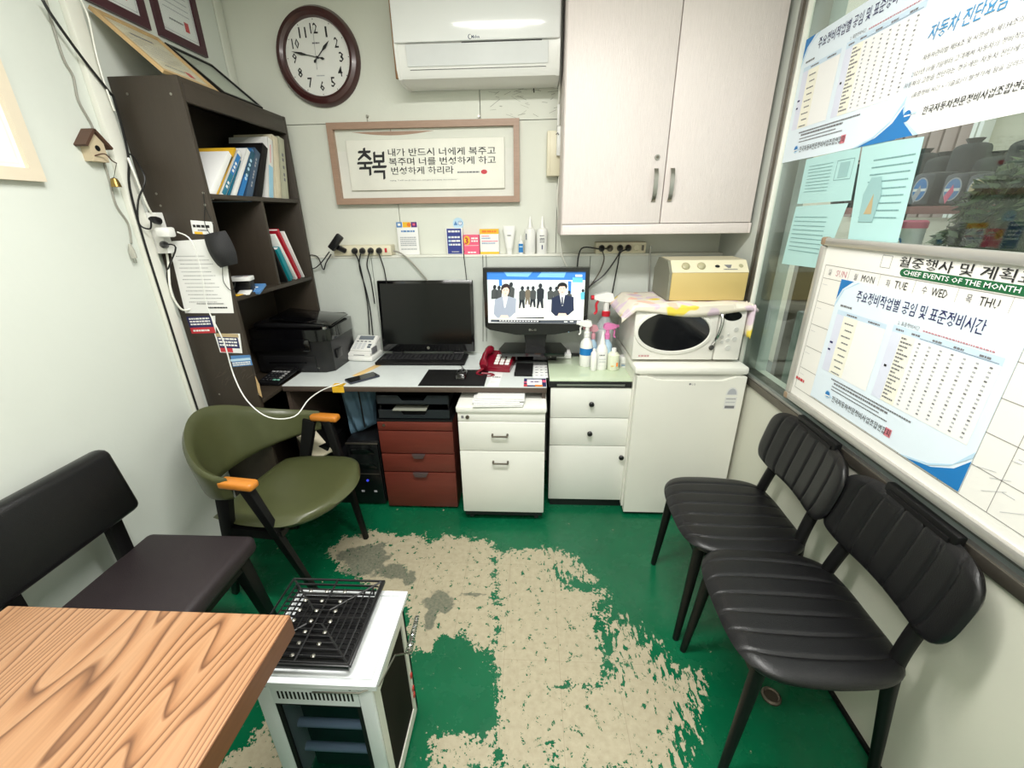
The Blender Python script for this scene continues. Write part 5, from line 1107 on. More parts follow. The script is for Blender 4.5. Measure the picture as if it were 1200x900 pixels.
# towel: lies on the microwave, drops over the front edge, rolled end hangs on the right
tw = thing('towel', 'pale floral towel spread over the microwave with its end hanging on the right', 'towel', (.7, 2.05, 1.109))
def towel_mat():
    m = M('floral_towel', (232, 222, 206), .9, bump=.5, bs=260); nt, N, L, b = shader_nodes(m); tc = N.new('ShaderNodeTexCoord')
    col = lin((234, 226, 210))
    prev = None
    for i, (c, loc, th) in enumerate((((222, 202, 214), 3.3, .53), ((240, 196, 176), 9.1, .60), ((240, 216, 84), 17.7, .62))):
        mp = N.new('ShaderNodeMapping'); mp.inputs['Location'].default_value = (loc, loc, 0); L.new(tc.outputs['Object'], mp.inputs[0])
        n = N.new('ShaderNodeTexNoise'); n.inputs['Scale'].default_value = 9; n.inputs['Detail'].default_value = 1.5; L.new(mp.outputs[0], n.inputs[0])
        cr = N.new('ShaderNodeValToRGB'); cr.color_ramp.elements[0].position = th; cr.color_ramp.elements[1].position = th+.04; L.new(n.outputs[0], cr.inputs[0])
        mx = N.new('ShaderNodeMix'); mx.data_type = 'RGBA'; L.new(cr.outputs[0], mx.inputs[0])
        if prev: L.new(prev, mx.inputs[6])
        else: mx.inputs[6].default_value = col
        mx.inputs[7].default_value = lin(c); prev = mx.outputs[2]
    L.new(prev, b.inputs['Base Color']); return m
twm = towel_mat()
nx_, ny_ = 40, 24; vs = []; 
for j in range(ny_+1):
    for i in range(nx_+1):
        s = i/nx_; x = .405+s*.60; t = j/ny_; L_ = t*(.362-.022*s)            # length from back to the front drop
        ylen = .325; y = 2.262-min(L_, ylen); z = 1.113+.0025*sin(x*31+t*7)*sin(y*23)
        edge = 1.926-.004*sin(x*20)
        if L_ > ylen-.01: y = edge; z = 1.113-(L_-ylen+.01)*(1.0+.5*sin(x*9+1))
        if x < .468: z -= (.468-x)*.9; 
        if x > .972: z -= (x-.972)**1.1*.6
        vs.append((x, y, z))
fs = [(j*(nx_+1)+i, j*(nx_+1)+i+1, (j+1)*(nx_+1)+i+1, (j+1)*(nx_+1)+i) for j in range(ny_) for i in range(nx_)]
o = MB().add(vs, fs, twm).build('cloth', tw); mo_ = o.modifiers.new('thick', 'SOLIDIFY'); mo_.thickness = .004; mo_.offset = 1
def rollf(u, v, s):
    x = .990+s*.013*sqrt(max(0, (1-u**4)*(1-v**6))); y = 1.975+u*.06; z = 1.038+v*.075
    return Vector((min(x, 1.004), y, z+.004*sin(u*14)))
MB().pad(rollf, 14, 14, twm).build('hanging_end', tw)
# yellowed appliance on the towel
yb = thing('yellowed_appliance', 'yellowed boxy appliance with two dials on its sloped top, on the towel', 'appliance', (.8, 2.1, 1.12))
ya = M('yellowed_plastic', (204, 180, 116), .4, amp=.05); yc_ = M('ivory_plastic', (222, 214, 184), .4, amp=.03); yg = M('dull_grey_plastic', (128, 128, 112), .5)
a0, a1 = .632, .972
MB().box(a0, a1, 2.0, 2.22, 1.120, 1.246, ya, .004).build('front', yb)
MB().prism([(2.0, 1.2465), (2.05, 1.296), (2.2, 1.300), (2.235, 1.246)], 0, a0, a1, yc_).build('sloped_panel', yb)
MB().prism([(2.003, 1.122), (2.003, 1.246), (2.05, 1.295), (2.2, 1.298), (2.26, 1.24), (2.26, 1.122)], 0, a0-.012, a0-.0005, yg).build('side', yb)
ns = Vector((0, -.0495, .05)).normalized(); us = Vector((0, .05, .0495)).normalized()
for x in (.695, .765):
    c = Vector((x, 2.025, 1.2713)); MB().tube([c, c+ns*.006, c+ns*.012], [.018, .018, .010], M('dial_olive', (170, 164, 130), .4), 18).build('dial', yb)
k = Card((a0, 2.0, 1.2465), (1, 0, 0), us, lift=.0015); k.ell(.205, .034, .011, .008, blackp); k.poly([(.235, .042), (.27, .042), (.262, .024), (.25, .024)], grprint); k.ell(.31, .036, .010, .010, M('dial_olive', (170, 164, 130), .4)); k.dashes(.23, .014, .29, .004, grprint, seed=1); k.build('print', yb)
# spray bottles on the green plate
GZ = .7495
def spray(label, x, y, h, r, body, head, trig, ang, lab=None, hb=.62, name='spray_bottle', lh=(.2, .5), hs=1.0):
    o = thing(name, label, 'bottle', (x, y, GZ)); H = h*hb
    MB().lathe([(r*.92, 0), (r, .006), (r, H*.72), (r*.85, H*.86), (r*.42, H), (r*.36, H+.012)], (x, y, GZ), body, 20).build('body', o)
    d = Vector((cos(ang), sin(ang), 0)); c = Vector((x, y, GZ)); zt = h-.022
    MB().lathe([(r*.46, H+.006), (r*.46, H+.030), (r*.34, H+.034)], c, trig, 16).build('collar', o)
    MB().tube([c+Vector((0, 0, H+.03)), c+Vector((0, 0, zt))], [r*.33, r*.30], head, 12).build('neck', o)
    hd = MB(); sd = d.cross(Vector((0, 0, 1)))
    P_ = [(-.024, -.004), (-.018, .016), (.0, .022), (.038, .014), (.046, .010), (.046, -.002), (.02, -.010), (-.01, -.014)]
    vs = [c+d*a*hs+Vector((0, 0, zt+b_*hs))+sd*s*hs for s in (-.011, .011) for a, b_ in P_]; n = len(P_)
    hd.add(vs, [list(range(n)), list(range(n, 2*n))]+[(i, (i+1) % n, n+(i+1) % n, n+i) for i in range(n)], head).build('spray_head', o)
    MB().tube(smooth([c+(d*.026+Vector((0, 0, -.004)))*hs+Vector((0, 0, zt)), c+(d*.036+Vector((0, 0, -.022)))*hs+Vector((0, 0, zt)), c+(d*.034+Vector((0, 0, -.045)))*hs+Vector((0, 0, zt)), c+(d*.042+Vector((0, 0, -.056)))*hs+Vector((0, 0, zt))]), .0045*hs, trig, 7).build('trigger', o)
    MB().cyl(c+d*.040*hs+Vector((0, 0, zt+.004)), c+d*.056*hs+Vector((0, 0, zt+.004)), .008*hs, trig, seg=10).build('nozzle', o)
    if lab:
        m = MB(); n = 12; z0_, z1_ = h*hb*lh[0], h*hb*lh[1]
        vs = [c+Vector((cos(a)*(r+.0006), sin(a)*(r+.0006), z)) for z in (z0_, z1_) for a in [pi*1.05+pi*.9*i/n for i in range(n+1)]]
        m.add(vs, [(i, i+1, n+2+i, n+1+i) for i in range(n)], lab).build('label', o)
    return o
clear_w = translucent('clear_bottle', (214, 222, 226), .45); paleblue = M('pale_blue_plastic', (176, 206, 226), .3); milky = M('milky_yellow', (226, 230, 208), .3, amp=.03)
def bp(px, py): q = AZ(px, py, GZ); return q.x, q.y
x, y = bp(686, 428); spray('white trigger spray bottle with a blue label, leftmost of the group', x, y, .245, .034, white, white, white, pi*.95, blueprint, lh=(.42, .66))
x, y = bp(704, 412); spray('large clear spray bottle with red and white trigger, standing at the back', x-.01, 2.25, .36, .048, clear_w, white, M('red_plastic', (206, 40, 56), .3), pi*1.02, M('label_white', (226, 228, 228), .5), hb=.66, lh=(.3, .75), hs=1.5)
spray('pale blue spray bottle with pink trigger head turned right', .383, 2.13, .235, .030, paleblue, M('pink_plastic', (226, 130, 186), .3), M('pink_plastic', (226, 130, 186), .3), pi*.02)
spray('small pink-headed blue bottle between the leftmost white spray and the conical one', .318, 2.17, .215, .024, paleblue, M('dusty_pink_plastic', (206, 150, 160), .35), M('dusty_pink_plastic', (206, 150, 160), .35), pi*1.0)
def bott(label, px, py, h, r, body, cap, prof, lab=None, name='bottle'):
    x, y = bp(px, py); y += r; o = thing(name, label, 'bottle', (x, y, GZ))
    MB().lathe([(a*r, b_*h) for a, b_ in prof[0]], (x, y, GZ), body, 20).build('body', o)
    MB().lathe([(a*r, b_*h) for a, b_ in prof[1]], (x, y, GZ), cap, 14).build('cap', o)
    if lab:
        k = Card((x-r*.7, y-r-.0008, GZ+h*.12), (1, 0, 0), (0, 0, 1), r*1.4, h*.35); lab(k); k.build('label', o)
bott('slim white bottle in front, between the two white ones', 695.5, 435, .115, .016, white, white, ([(.9, 0), (1, .03), (1, .8), (.5, .9)], [(.5, .88), (.5, .99), (.4, 1)]))
bott('white bottle with a pointed conical nozzle and printed label', 705, 434, .200, .030, white, white, ([(.92, 0), (1, .03), (1, .50), (.7, .62), (.5, .66)], [(.55, .64), (.45, .72), (.14, .97), (.10, 1)]), lambda k: (k.box(0, 0, 1, 1, .001, ltprint), k.dashes(.1, .8, .8, .07, grprint, seed=1), k.dashes(.1, .5, .9, .05, ltprint, seed=2), k.dashes(.1, .3, .9, .05, ltprint, seed=3)))
bott('milky yellow bottle with a white cap and small orange print', 719, 435, .115, .030, milky, white, ([(.92, 0), (1, .04), (1, .7), (.6, .82)], [(.4, .8), (.4, .98), (.35, 1)]), lambda k: (k.rect(.75, .3, .95, .8, orgp), k.dashes(.1, .3, .5, .1, yelp, seed=1)))
bott('small white jar with blue print at the right end of the bottles', 731.5, 431, .058, .024, white, white, ([(.95, 0), (1, .05), (1, .7)], [(1.05, .7), (1.05, .97), (1.0, 1)]), lambda k: (k.rect(0, .2, 1, .5, M('jar_blue', (120, 150, 176))), k.dashes(0, .7, .9, .12, grprint, seed=2)), name='jar')
# ================================================================ RIGHT WALL: POSTERS AND WHITEBOARD
GX = XR+.0045
def wtext(k, body, X_, a, b, height, mat, bold=.01, kk=3, shear=0):
    """text between two photo points on the plane X: used on a Card that lies in that plane"""
    A, B = AX(a[0], a[1], X_), AX(b[0], b[1], X_); u = (A-k.O).dot(k.R)/k.w; v = (A-k.O).dot(k.U)/k.h
    k.text(body, u, v, (B-A).dot(k.R)/k.w, height, mat, bold, kk, shear)
ORG = '한국자동차전문정비사업조합연합회'
def rate_poster(name, label, X_, y0, z0, w, h):
    o = thing(name, label, 'poster', (X_, y0-w/2, z0)); MB().box(X_, X_+.0009, y0-w, y0, z0, z0+h, paperblue).build('sheet', o)
    k = Card((X_, y0, z0), (0, -1, 0), (0, 0, 1), w, h); lav = M('lavender_tint', (222, 226, 242), .5); bl = M('table_head_blue', (204, 224, 240), .5)
    k.poly([(0, .84), (.03, .93), (.10, 1), (0, 1)], blueprint); k.poly([(0, .78), (.045, .925), (.15, 1), (.135, 1), (.035, .92), (0, .82)], skyp)
    k.poly([(1, .0), (1, .20), (.95, .11), (.86, .04), (.74, 0)], blueprint); k.poly([(.70, .0), (.84, .05), (.94, .13), (1, .26), (1, .22), (.93, .11), (.84, .035), (.73, 0)], skyp, 2)
    k.text('주요정비작업별 공임 및 표준정비시간', .15, .865, .70, .034, navy, .006)
    k.dashes(.05, .80, .14, .014, grprint, seed=2); k.rect(.04, .735, .40, .77, bl); k.dashes(.12, .745, .2, .012, grprint, seed=3); k.dashes(.28, .745, .36, .012, grprint, seed=8)
    k.rect(.04, .27, .10, .735, lav); k.rect(.10, .27, .21, .735, paley); k.rect(.21, .27, .40, .735, paper)
    for i in range(9): k.dashes(.12+.015*(i % 2), .68-i*.05, .19, .010, grprint, seed=i+20)
    k.rect(.045, .5, .07, .515, navy, 2); k.rect(.045, .44, .065, .455, navy, 2)
    k.text('2. 표준정비시간', .46, .792, .12, .011, grprint, 0); k.dashes(.60, .795, .92, .012, M('rose_print', (190, 110, 120)), seed=5) if False else k.dashes(.60, .795, .92, .008, M('rose_print', (196, 130, 140)), seed=5, gap=.6)
    k.rect(.44, .74, .96, .785, bl); k.rect(.44, .27, .50, .74, lav); k.rect(.50, .27, .58, .74, paley); k.rect(.58, .27, .96, .74, paper)
    for u in (.46, .55, .66, .76, .87): k.dashes(u, .755, u+.045, .012, grprint, seed=int(u*99))
    k.rect(.60, .748, .95, .750, navy, 3)
    for i in range(17):
        v = .712-i*.026; k.dashes(.505, v, .535+.035*((i*5) % 3)/2, .011, grprint, seed=60+i)
        for c_ in range(7): k.rect(.60+c_*.054, v, .612+c_*.054, v+.009, ltprint if (i+c_) % 3 else grprint, 3)
    k.rect(.46, .50, .475, .515, dkprint, 3)
    for i, (u, w_, hh) in enumerate(((.14, .56, .011), (.17, .40, .014), (.16, .36, .008), (.16, .42, .008))): k.dashes(u, .225-i*.026, u+w_, hh, grprint, seed=80+i)
    k.rect(.585, .055, .625, .115, M('seal_pink', (222, 130, 142)), 2)
    k.text(ORG, .19, .062, .43, .020, dkprint, .006, 4)
    k.ell(.145, .095, .024, .034, skyp, 2); k.ell(.145, .098, .018, .024, blueprint, 3); k.poly([(.12, .088), (.17, .094), (.165, .084), (.125, .078)], paper, 4); k.poly([(.165, .094), (.19, .09), (.19, .084), (.165, .086)], skyp, 3)
    k.build('print', o); return o
P0, P1 = AX(916, 193, GX), AX(1050, 161, GX); topz = AX(951, 45, GX).z
rate_poster('price_poster', 'pale blue labour rate poster taped on the window glass by the cabinet', GX, P0.y, (P0.z+P1.z)/2, P0.y-P1.y, topz-P0.z+.0)
q0 = P1.y+.001
o = thing('notice_poster', 'white poster with blue Korean title on the window glass, upper right', 'poster', (GX, q0-.3, P1.z)); MB().box(GX-.0004, GX+.0008, q0-.60, q0, P1.z-.004, P1.z+.43, paper).build('sheet', o)
X2 = GX-.0006; k = Card((X2, q0, P1.z-.004), (0, -1, 0), (0, 0, 1), .60, .434)
k.poly([(0, 0), (0, .16), (.03, .08), (.10, .0)], blueprint); k.poly([(0, .2), (.035, .09), (.13, 0), (.105, 0), (.028, .08), (0, .165)], skyp)
wtext(k, '자동차 진단요금 게시', X2, (1086, 50), (1222, -20), .036, M('title_blue', (70, 146, 198), .5), .008, shear=.12)
for s_, a, b in (('자동차관리법 제58조 및 시행규칙 제134조의 규정에', (1081, 72), (1222, 24)), ('2021년 10월 7일부터 고객께서 자동차의 정비작업을 의뢰', (1068, 91), (1226, 41)), ('자동차의 고장을 진단하는 경우에는 자동차 진단에 소요되는', (1059, 105), (1226, 57)), ('(표준정비 시간 × 기술료)이 발생하게 됨을 알려드립니다', (1068, 116), (1222, 75))):
    wtext(k, s_, X2, a, b, .0135, grprint, .004, shear=.1)
wtext(k, ORG, X2, (1080, 135), (1214, 101), .019, dkprint, .01, shear=.1)
A = AX(1063, 136, X2); u, v = (A-k.O).dot(k.R)/k.w, (A-k.O).dot(k.U)/k.h
k.ell(u, v, .022, .032, blueprint, 2); k.rect(u-.015, v-.002, u+.02, v+.006, paper, 3); k.rect(u+.015, v+.002, u+.05, v+.014, skyp, 2); k.build('print', o)
def gsheet(label, pts, deco=None, X_=GX+.0012, grp=None):
    P = [AX(a, b, X_) for a, b in pts]; o = thing('teal_sheet', label, 'sheet', tuple((P[0]+P[1])/2), grp)
    MB().prism([(p.y, p.z) for p in P], 0, X_, X_+.0006, teal_paper).build('sheet', o)
    if deco:
        R = (P[1]-P[0]); w = R.length; h = P[3].z-P[0].z; k = Card(P[0], (0, -1, 0), (0, 0, 1), w, h); deco(k); k.build('print', o)
tealp = M('teal_print', (120, 160, 162), .6)
def dl(seed, pic):
    def f(k):
        for i in range(9): k.dashes(.1, .82-i*.07, .55 if pic else .85, .012, tealp, seed=seed+i)
        if pic: k.box(.62, .45, .9, .85, .002, tealp); k.rect(.68, .5, .84, .8, M('teal_shade', (150, 190, 190)), 2)
    return f
gsheet('upper left pale teal sheet stuck behind the window glass', [(934, 239), (997, 235), (1009, 171), (945, 187)], dl(1, True))
gsheet('lower left pale teal sheet partly behind the whiteboard corner', [(916, 309), (963, 315), (994, 238), (933, 242)], dl(20, False))
def dbag(k): dl(40, False)(k); k.poly([(.12, .22), (.42, .22), (.45, .5), (.36, .66), (.16, .66), (.08, .5)], M('teal_shade', (150, 190, 190)), 3); k.poly([(.2, .3), (.36, .3), (.3, .5)], M('tan_print', (190, 170, 130)), 4)
gsheet('right pale teal sheet below the corner where the two posters meet', [(993, 284), (1052, 284), (1083, 160), (1011, 170)], dbag)
# whiteboard
WX = .994; W0 = AX(967, 278, WX).y; WZ1 = AX(967, 278, WX).z; WZ0 = AX(918, 462, WX).z; W1 = .34
wbd = thing('whiteboard', 'white monthly planner board in an aluminium frame on the right wall', 'whiteboard', (WX, .98, WZ0))
board = M('board_white', (238, 236, 230), .28, amp=.02)
MB().box(WX+.001, WX+.010, W1, W0, WZ0+.004, WZ1-.004, board).build('board', wbd)
fw = .026
for a, b, c, d in ((W1, W0, WZ1-fw, WZ1), (W1, W0, WZ0, WZ0+fw), (W0-fw*.9, W0, WZ0+fw, WZ1-fw), (W1, W1+fw, WZ0+fw, WZ1-fw)): MB().box(WX-.010, WX+.0105, a, b, c, d, M('frame_aluminium', (196, 194, 188), .32, .6, nz=20, amp=.05), .005).build('frame', wbd)
for y, z in ((W0, WZ1), (W0, WZ0)): MB().box(WX-.012, WX+.0108, y-.024, y+.002, z-.024 if z > 1 else z-.002, z+.002 if z > 1 else z+.024, M('corner_brown', (150, 128, 104), .4), .006).build('corner_cap', wbd)
k = Card((WX+.001, W0, WZ0), (0, -1, 0), (0, 0, 1)); BX = WX+.001
def pb(px, py): q = AX(px, py, BX); return (q-k.O).dot(k.R), (q-k.O).dot(k.U)
lw = .0018; line = M('grid_line', (150, 146, 142), .5); H_ = WZ1-WZ0; Wd = W0-W1
ux, vy = pb(969, 310); _, vy2 = pb(965, 325); bot = pb(930, 452)[1]
k.box(ux-.004, bot, Wd-.04, vy, lw, line); k.rect(ux, vy2-lw, Wd-.04, vy2, line)
seps = [pb(*p)[0] for p in ((996, 318), (1031, 326), (1072, 334), (1122, 344), (1186, 356))]; cw = seps[4]-seps[3]
seps += [seps[4]+cw*i for i in (1, 2, 3)]
for x_ in seps:
    if x_ < Wd-.05: k.rect(x_, bot, x_+lw*.7, vy2, line); k.rect(x_, vy2, x_+lw*.5, vy, line)
rh = (vy2-bot)/5
for i in range(1, 5): k.rect(ux, vy2-rh*i, Wd-.04, vy2-rh*i+lw, line)
for i in range(5):
    for j in range(9): k.rect(ux+cw*j+.004, vy2-rh*i-.022, min(ux+cw*j+.030, Wd-.05), vy2-rh*i-.021, ltprint)
wtext(k, '월중행사 및 계획표', BX, (1053, 312), (1216, 333), .027, dkprint, .006)
a = pb(1056, 316); b = pb(1206, 336); zc = pb(1052, 318)[1]
zc = min(zc, pb(1053, 312)[1]-.0125)
k.poly([(a[0]+.010, zc-.0105), (b[0], zc-.0105), (b[0], zc+.0105), (a[0]+.010, zc+.0105), (a[0]+.002, zc+.006), (a[0], zc), (a[0]+.002, zc-.006)], greenp, 2)
k.text('CHIEF EVENTS OF THE MONTH', a[0]+.012, zc-.0055, (b[0]-a[0])-.022, .012, paper, .012, 3)
a = pb(1031, 313); k.box(a[0], a[1], a[0]+.036, a[1]+.034, .0012, grprint)
hb_ = vy2+(vy-vy2)*.28; hh_ = (vy-vy2)*.46
for kr, en, c, k0, e0_, e1_ in (('일', 'SUN', M('rose_print', (190, 110, 120)), 972, 981, 993), ('월', 'MON', dkprint, 1002, 1011, 1026), ('화', 'TUE', dkprint, 1040, 1050, 1065), ('수', 'WED', dkprint, 1083, 1094, 1113), ('목', 'THU', dkprint, 1135, 1151, 1175)):
    u0, u1, u2 = (pb(p_, 318+(p_-981)*.16)[0] for p_ in (k0, e0_, e1_)); k.text(kr, u0, hb_, .014, hh_, grprint, 0); k.text(en, u1, hb_, u2-u1, hh_, c, 0)
for i, (kr, en) in enumerate((('금', 'FRI'), ('토', 'SAT'))): k.text(kr, seps[4+i]+.03, hb_, .014, hh_, grprint, 0); k.text(en, seps[4+i]+.055, hb_, .04, hh_, dkprint, 0)
a = pb(933, 443); k.dashes(a[0], a[1], a[0]+.05, .010, redprint, seed=4)
rnd2 = random.Random(5)
for px, py in ((1160, 560), (1150, 575), (1172, 600), (1185, 540), (1140, 545)):
    a = pb(px, py); b2 = (a[0]+rnd2.uniform(.02, .05), a[1]+rnd2.uniform(-.02, .03)); k.poly([a, (a[0], a[1]+.001), (b2[0], b2[1]+.001), b2], ltprint, 2)
k.build('print', wbd)
A, B = AX(988, 325, WX-.002), AX(950, 462, WX-.002); C_ = AX(1200, 385, WX-.002)
rate_poster('price_poster', 'pale blue labour rate poster stuck on the whiteboard', WX-.002, A.y+.004, B.z-.004, A.y-AX(1122, 567, WX-.002).y+.012, A.z-B.z-.002)
# ================================================================ BLACK CHAIRS
def make_chair(label):
    t = thing('dining_chair', label, 'chair')
    NB = 7
    def grv(v, n=NB):
        p = (v*.5+.5)*n; d = abs(p-round(p)); return -.0045*math.exp(-(d/.07)**2) if .5 < p < n-.5 else 0
    def seat(u, v, s):
        fx = .212*u*sqrt(1-.30*v**4); fy = .226*v*sqrt(1-.30*u**4)*(1-.07*max(0, u))
        e = max(0, (1-abs(u)**7)*(1-abs(v)**7))**.5
        z = .445+(.026*e+grv(v)*e+.004*(1-u*u)*0 if s > 0 else -.022*e)-.012*(v*v < 2)*(1-v*v)*.6
        return Vector((fx, fy, z))
    MB().pad(seat, 22, 84, leather).build('seat', t, angle=60)
    def back(u, v, s):
        y = .226*u*sqrt(1-.24*v**4); z = .116*v*sqrt(1-.34*u**6); e = max(0, (1-abs(u)**7)*(1-abs(v)**7))**.5
        g_ = grv(u, 7)*e if s > 0 else 0
        x = -(.020*e*s)-g_*1.0-.030*u*u
        return Vector((.218+x+z*.20, y, .680+z))
    MB().pad(back, 84, 18, leather).build('backrest', t, angle=60)
    fr_ = MB(); 
    for s in (-1, 1):
        MB().tube([(-.155, s*.165, .43), (-.172, s*.176, .2), (-.188, s*.186, 0)], [.019, .015, .0115], blkwood, 10).build('leg', t)
        MB().tube(smooth([(.232, s*.165, 0), (.205, s*.158, .20), (.178, s*.150, .40), (.182, s*.142, .48), (.208, s*.134, .60), (.232, s*.128, .74), (.236, s*.10, .775)]), [.0125+.006*min(1, i/10) for i in range(31)], blkwood, 10).build('leg', t)
        MB().beam((-.15, s*.155, .408), (.17, s*.145, .408), .022, .04, blkwood, side=(0, 1, 0)).build('side_rail', t)
    MB().beam((-.155, -.16, .405), (-.155, .16, .405), .022, .04, blkwood, side=(1, 0, 0)).build('front_rail', t)
    MB().beam((.175, -.15, .405), (.175, .15, .405), .022, .04, blkwood, side=(1, 0, 0)).build('rear_rail', t)
    MB().box(.2225, .246, -.110, .110, .768, .812, blkwood, .005).box(.2185, .223, -.095, .095, .785, .797, blackm).build('back_rail', t)
    return t
ch1 = make_chair('black leatherette dining chair next to the refrigerator')
ch2 = copy_tree(ch1); ch2['label'] = 'black leatherette dining chair nearer the camera under the whiteboard'
for c_, loc, rz in ((ch1, (.742, 1.335, 0), radians(-2)), (ch2, (.742, .918, 0), radians(-2))):
    c_.location = loc; c_.rotation_euler = (0, 0, rz); c_['group'] = 'black leatherette chairs along the right wall'
# ================================================================ GREEN ARMCHAIR
ga = thing('armchair', 'olive green vinyl armchair with orange wooden armrests', 'chair')
def gseat(u, v, s):
    x = .245*u*(1-.03*v*v); wy = .250*(1-.30*max(0, u)**3-.10*max(0, -u)**2); y = wy*v*(1-.05*u*u)
    x = x*(1-.22*max(0, u)*v*v)
    e = max(0, (1-abs(u)**6)*(1-abs(v)**6))**.5
    return Vector((.045+x, y, .425+(.032 if s > 0 else -.03)*e-.012*(1-v*v)*(1-u*u)+.015*u))
MB().pad(gseat, 24, 26, green_v).build('seat', ga, angle=60)
def gback(u, v, s):
    a = u*radians(93); zt = .652+.132*math.exp(-(((u+.08)/.50)**2)); zb = .500+.062*u*u
    z = zb+(zt-zb)*(v*.5+.5); lean = (z-.55)*.20
    e = max(0, (1-abs(u)**10)*(1-abs(v)**6))**.5; R_ = .256+lean*(1-.5*abs(u))+s*.017*e
    return Vector((-.015-cos(a)*R_*1.0, sin(a)*(R_+.012), z))
MB().pad(gback, 40, 14, green_v).build('backrest', ga, angle=60)
for s in (-1, 1):
    MB().box(-.040, .098, s*.268-.024, s*.268+.024, .612, .644, orange_w, .012, seg=3).build('armrest', ga)
    MB().beam((.045, s*.260, .615), (.185, s*.190, 0), .030, .042, blkwood, side=(0, 1, 0), w1=.020, d1=.022, bev=.003).build('leg', ga)
    MB().beam((-.045, s*.260, .615), (-.215, s*.205, 0), .030, .060, blkwood, side=(0, 1, 0), w1=.020, d1=.024, bev=.003).build('leg', ga)
    MB().beam((-.10, s*.240, .385), (.115, s*.232, .385), .026, .036, blkwood, side=(0, 1, 0)).build('side_rail', ga)
    MB().beam((.105, s*.200, .386), (.105, s*.236, .386), .03, .026, blkwood, side=(1, 0, 0)).build('bracket', ga)
MB().beam((-.1, -.24, .385), (-.1, .24, .385), .026, .034, blkwood, side=(1, 0, 0)).build('rear_rail', ga)
ga.location = (-1.035, 1.478, 0); ga.rotation_euler = (0, 0, radians(-7))
# ================================================================ LEFT BLACK CHAIR
lc_ = thing('dining_chair', 'dark brown-black padded chair between the left wall and the wooden table', 'chair', (-1.18, .92, 0))
def pbox(x0, x1, y0, y1, z0, z1, mat, r=.02, T=None): return MB().box(x0, x1, y0, y1, z0, z1, mat, r, T=T, seg=4)
pbox(-1.385, -.985, .70, 1.158, .385, .452, leather_l, .022).build('seat', lc_)
T = Matrix.Translation((-1.372, 0, .585)) @ Matrix.Rotation(radians(-9), 4, 'Y')
pbox(-.015, .050, .66, 1.128, 0, .235, leather, .026, T=T).build('backrest', lc_)
for y in (.76, 1.06):
    MB().beam((-1.385, y, .30), (-1.385, y, .62), .045, .03, blkwood, side=(0, 1, 0), bev=.003).build('back_post', lc_)
    MB().beam((-1.37, y-.02*(1 if y < .9 else -1), .385), (-1.43, y-.05*(1 if y < .9 else -1), 0), .035, .04, blkwood, side=(0, 1, 0), w1=.026, d1=.028).build('leg', lc_)
for y, dy in ((.76, -.05), (1.10, .06)): MB().beam((-1.03, y, .385), (-1.02, y+dy, 0), .048, .046, blkwood, side=(0, 1, 0), w1=.034, d1=.032, bev=.003).build('leg', lc_)
MB().box(-1.36, -1.01, .73, 1.12, .35, .386, blkwood).build('frame', lc_)
# ================================================================ TABLE
tbl = thing('table', 'pine-grained wooden table at the lower left', 'table', (-.8, .15, 0))
MB().box(-1.10, -.490, -.45, .601, .700, .750, tablewood, .002).build('top', tbl)
MB().box(-1.02, -.60, -.36, .50, .65, .699, M('table_apron', (120, 76, 46), .5, amp=.2)).build('apron', tbl)
bx('pedestal', tbl, -.92, -.84, .0, .12, .03, .65, blkwood, .004); MB().box(-1.06, -.70, -.2, .32, 0, .03, blkwood, .004).build('foot_plate', tbl)
MB().box(-.4903, -.4885, -.448, .599, .701, .7485, M('table_edge', (112, 70, 42), .5, stretch=(1, .3, 8), nz=12, amp=.25)).build('edge_band', tbl)
# ================================================================ HEATER
ht = thing('heater', 'white box heater with dark glass windows standing by the table', 'heater', (-.5, .745, 0))
hx0, hx1, hy0, hy1, hz = -.648, -.366, .622, .868, .505
hw_ = M('heater_enamel', (224, 228, 230), .28, amp=.04, coat=.2); side_w = M('heater_side', (226, 224, 214), .35, amp=.06)
dg = M('heater_glass', (34, 29, 25), .6, amp=.3, spec=.05)
m = MB()
for x in (hx0, hx1-.024): m.box(x, x+.024, hy0, hy0+.004, .02, hz, hw_)
MB().box(hx0, hx0+.040, hy0, hy0+.012, .02, hz, hw_, .004).box(hx1-.034, hx1, hy0, hy0+.012, .02, hz, hw_, .004).box(hx0+.04, hx1-.034, hy0, hy0+.012, hz-.075, hz, hw_).box(hx0+.04, hx1-.034, hy0, hy0+.012, .02, .07, hw_).build('front_panel', ht)
for i in range(19): MB().box(hx0+.055+i*.0098, hx0+.0595+i*.0098, hy0-.0006, hy0+.002, hz-.056, hz-.030, blackm).build('vent_slot', ht)
MB().box(hx0+.040, hx1-.034, hy0+.002, hy0+.008, hz-.083, hz-.075, blackm).box(hx0+.040, hx0+.050, hy0+.002, hy0+.008, .07, hz-.083, blackm).box(hx1-.044, hx1-.034, hy0+.002, hy0+.008, .07, hz-.083, blackm).build('window_gasket', ht)
MB().box(hx0+.05, hx1-.044, hy0+.06, hy0+.064, .07, hz-.083, M('reflector_dark', (44, 45, 48), .45, .2)).build('reflector', ht)
for z in (hz-.105, hz-.205, hz-.305): MB().cyl((hx0+.056, hy0+.035, z), (hx1-.05, hy0+.035, z), .011, M('quartz_tube', (176, 186, 196), .3, .2), seg=12).build('heating_tube', ht)
MB().box(hx0+.048, hx1-.042, hy0+.006, hy0+.0085, .07, hz-.08, glassmat('heater_pane', (.70, .74, .80), .05, refl=.06)).build('window_pane', ht)
for nm, a in (('left_side', hx0), ('right_side', hx1)): pass
MB().box(hx0, hx0+.012, hy0+.012, hy1, .02, hz, side_w).build('side_panel', ht)
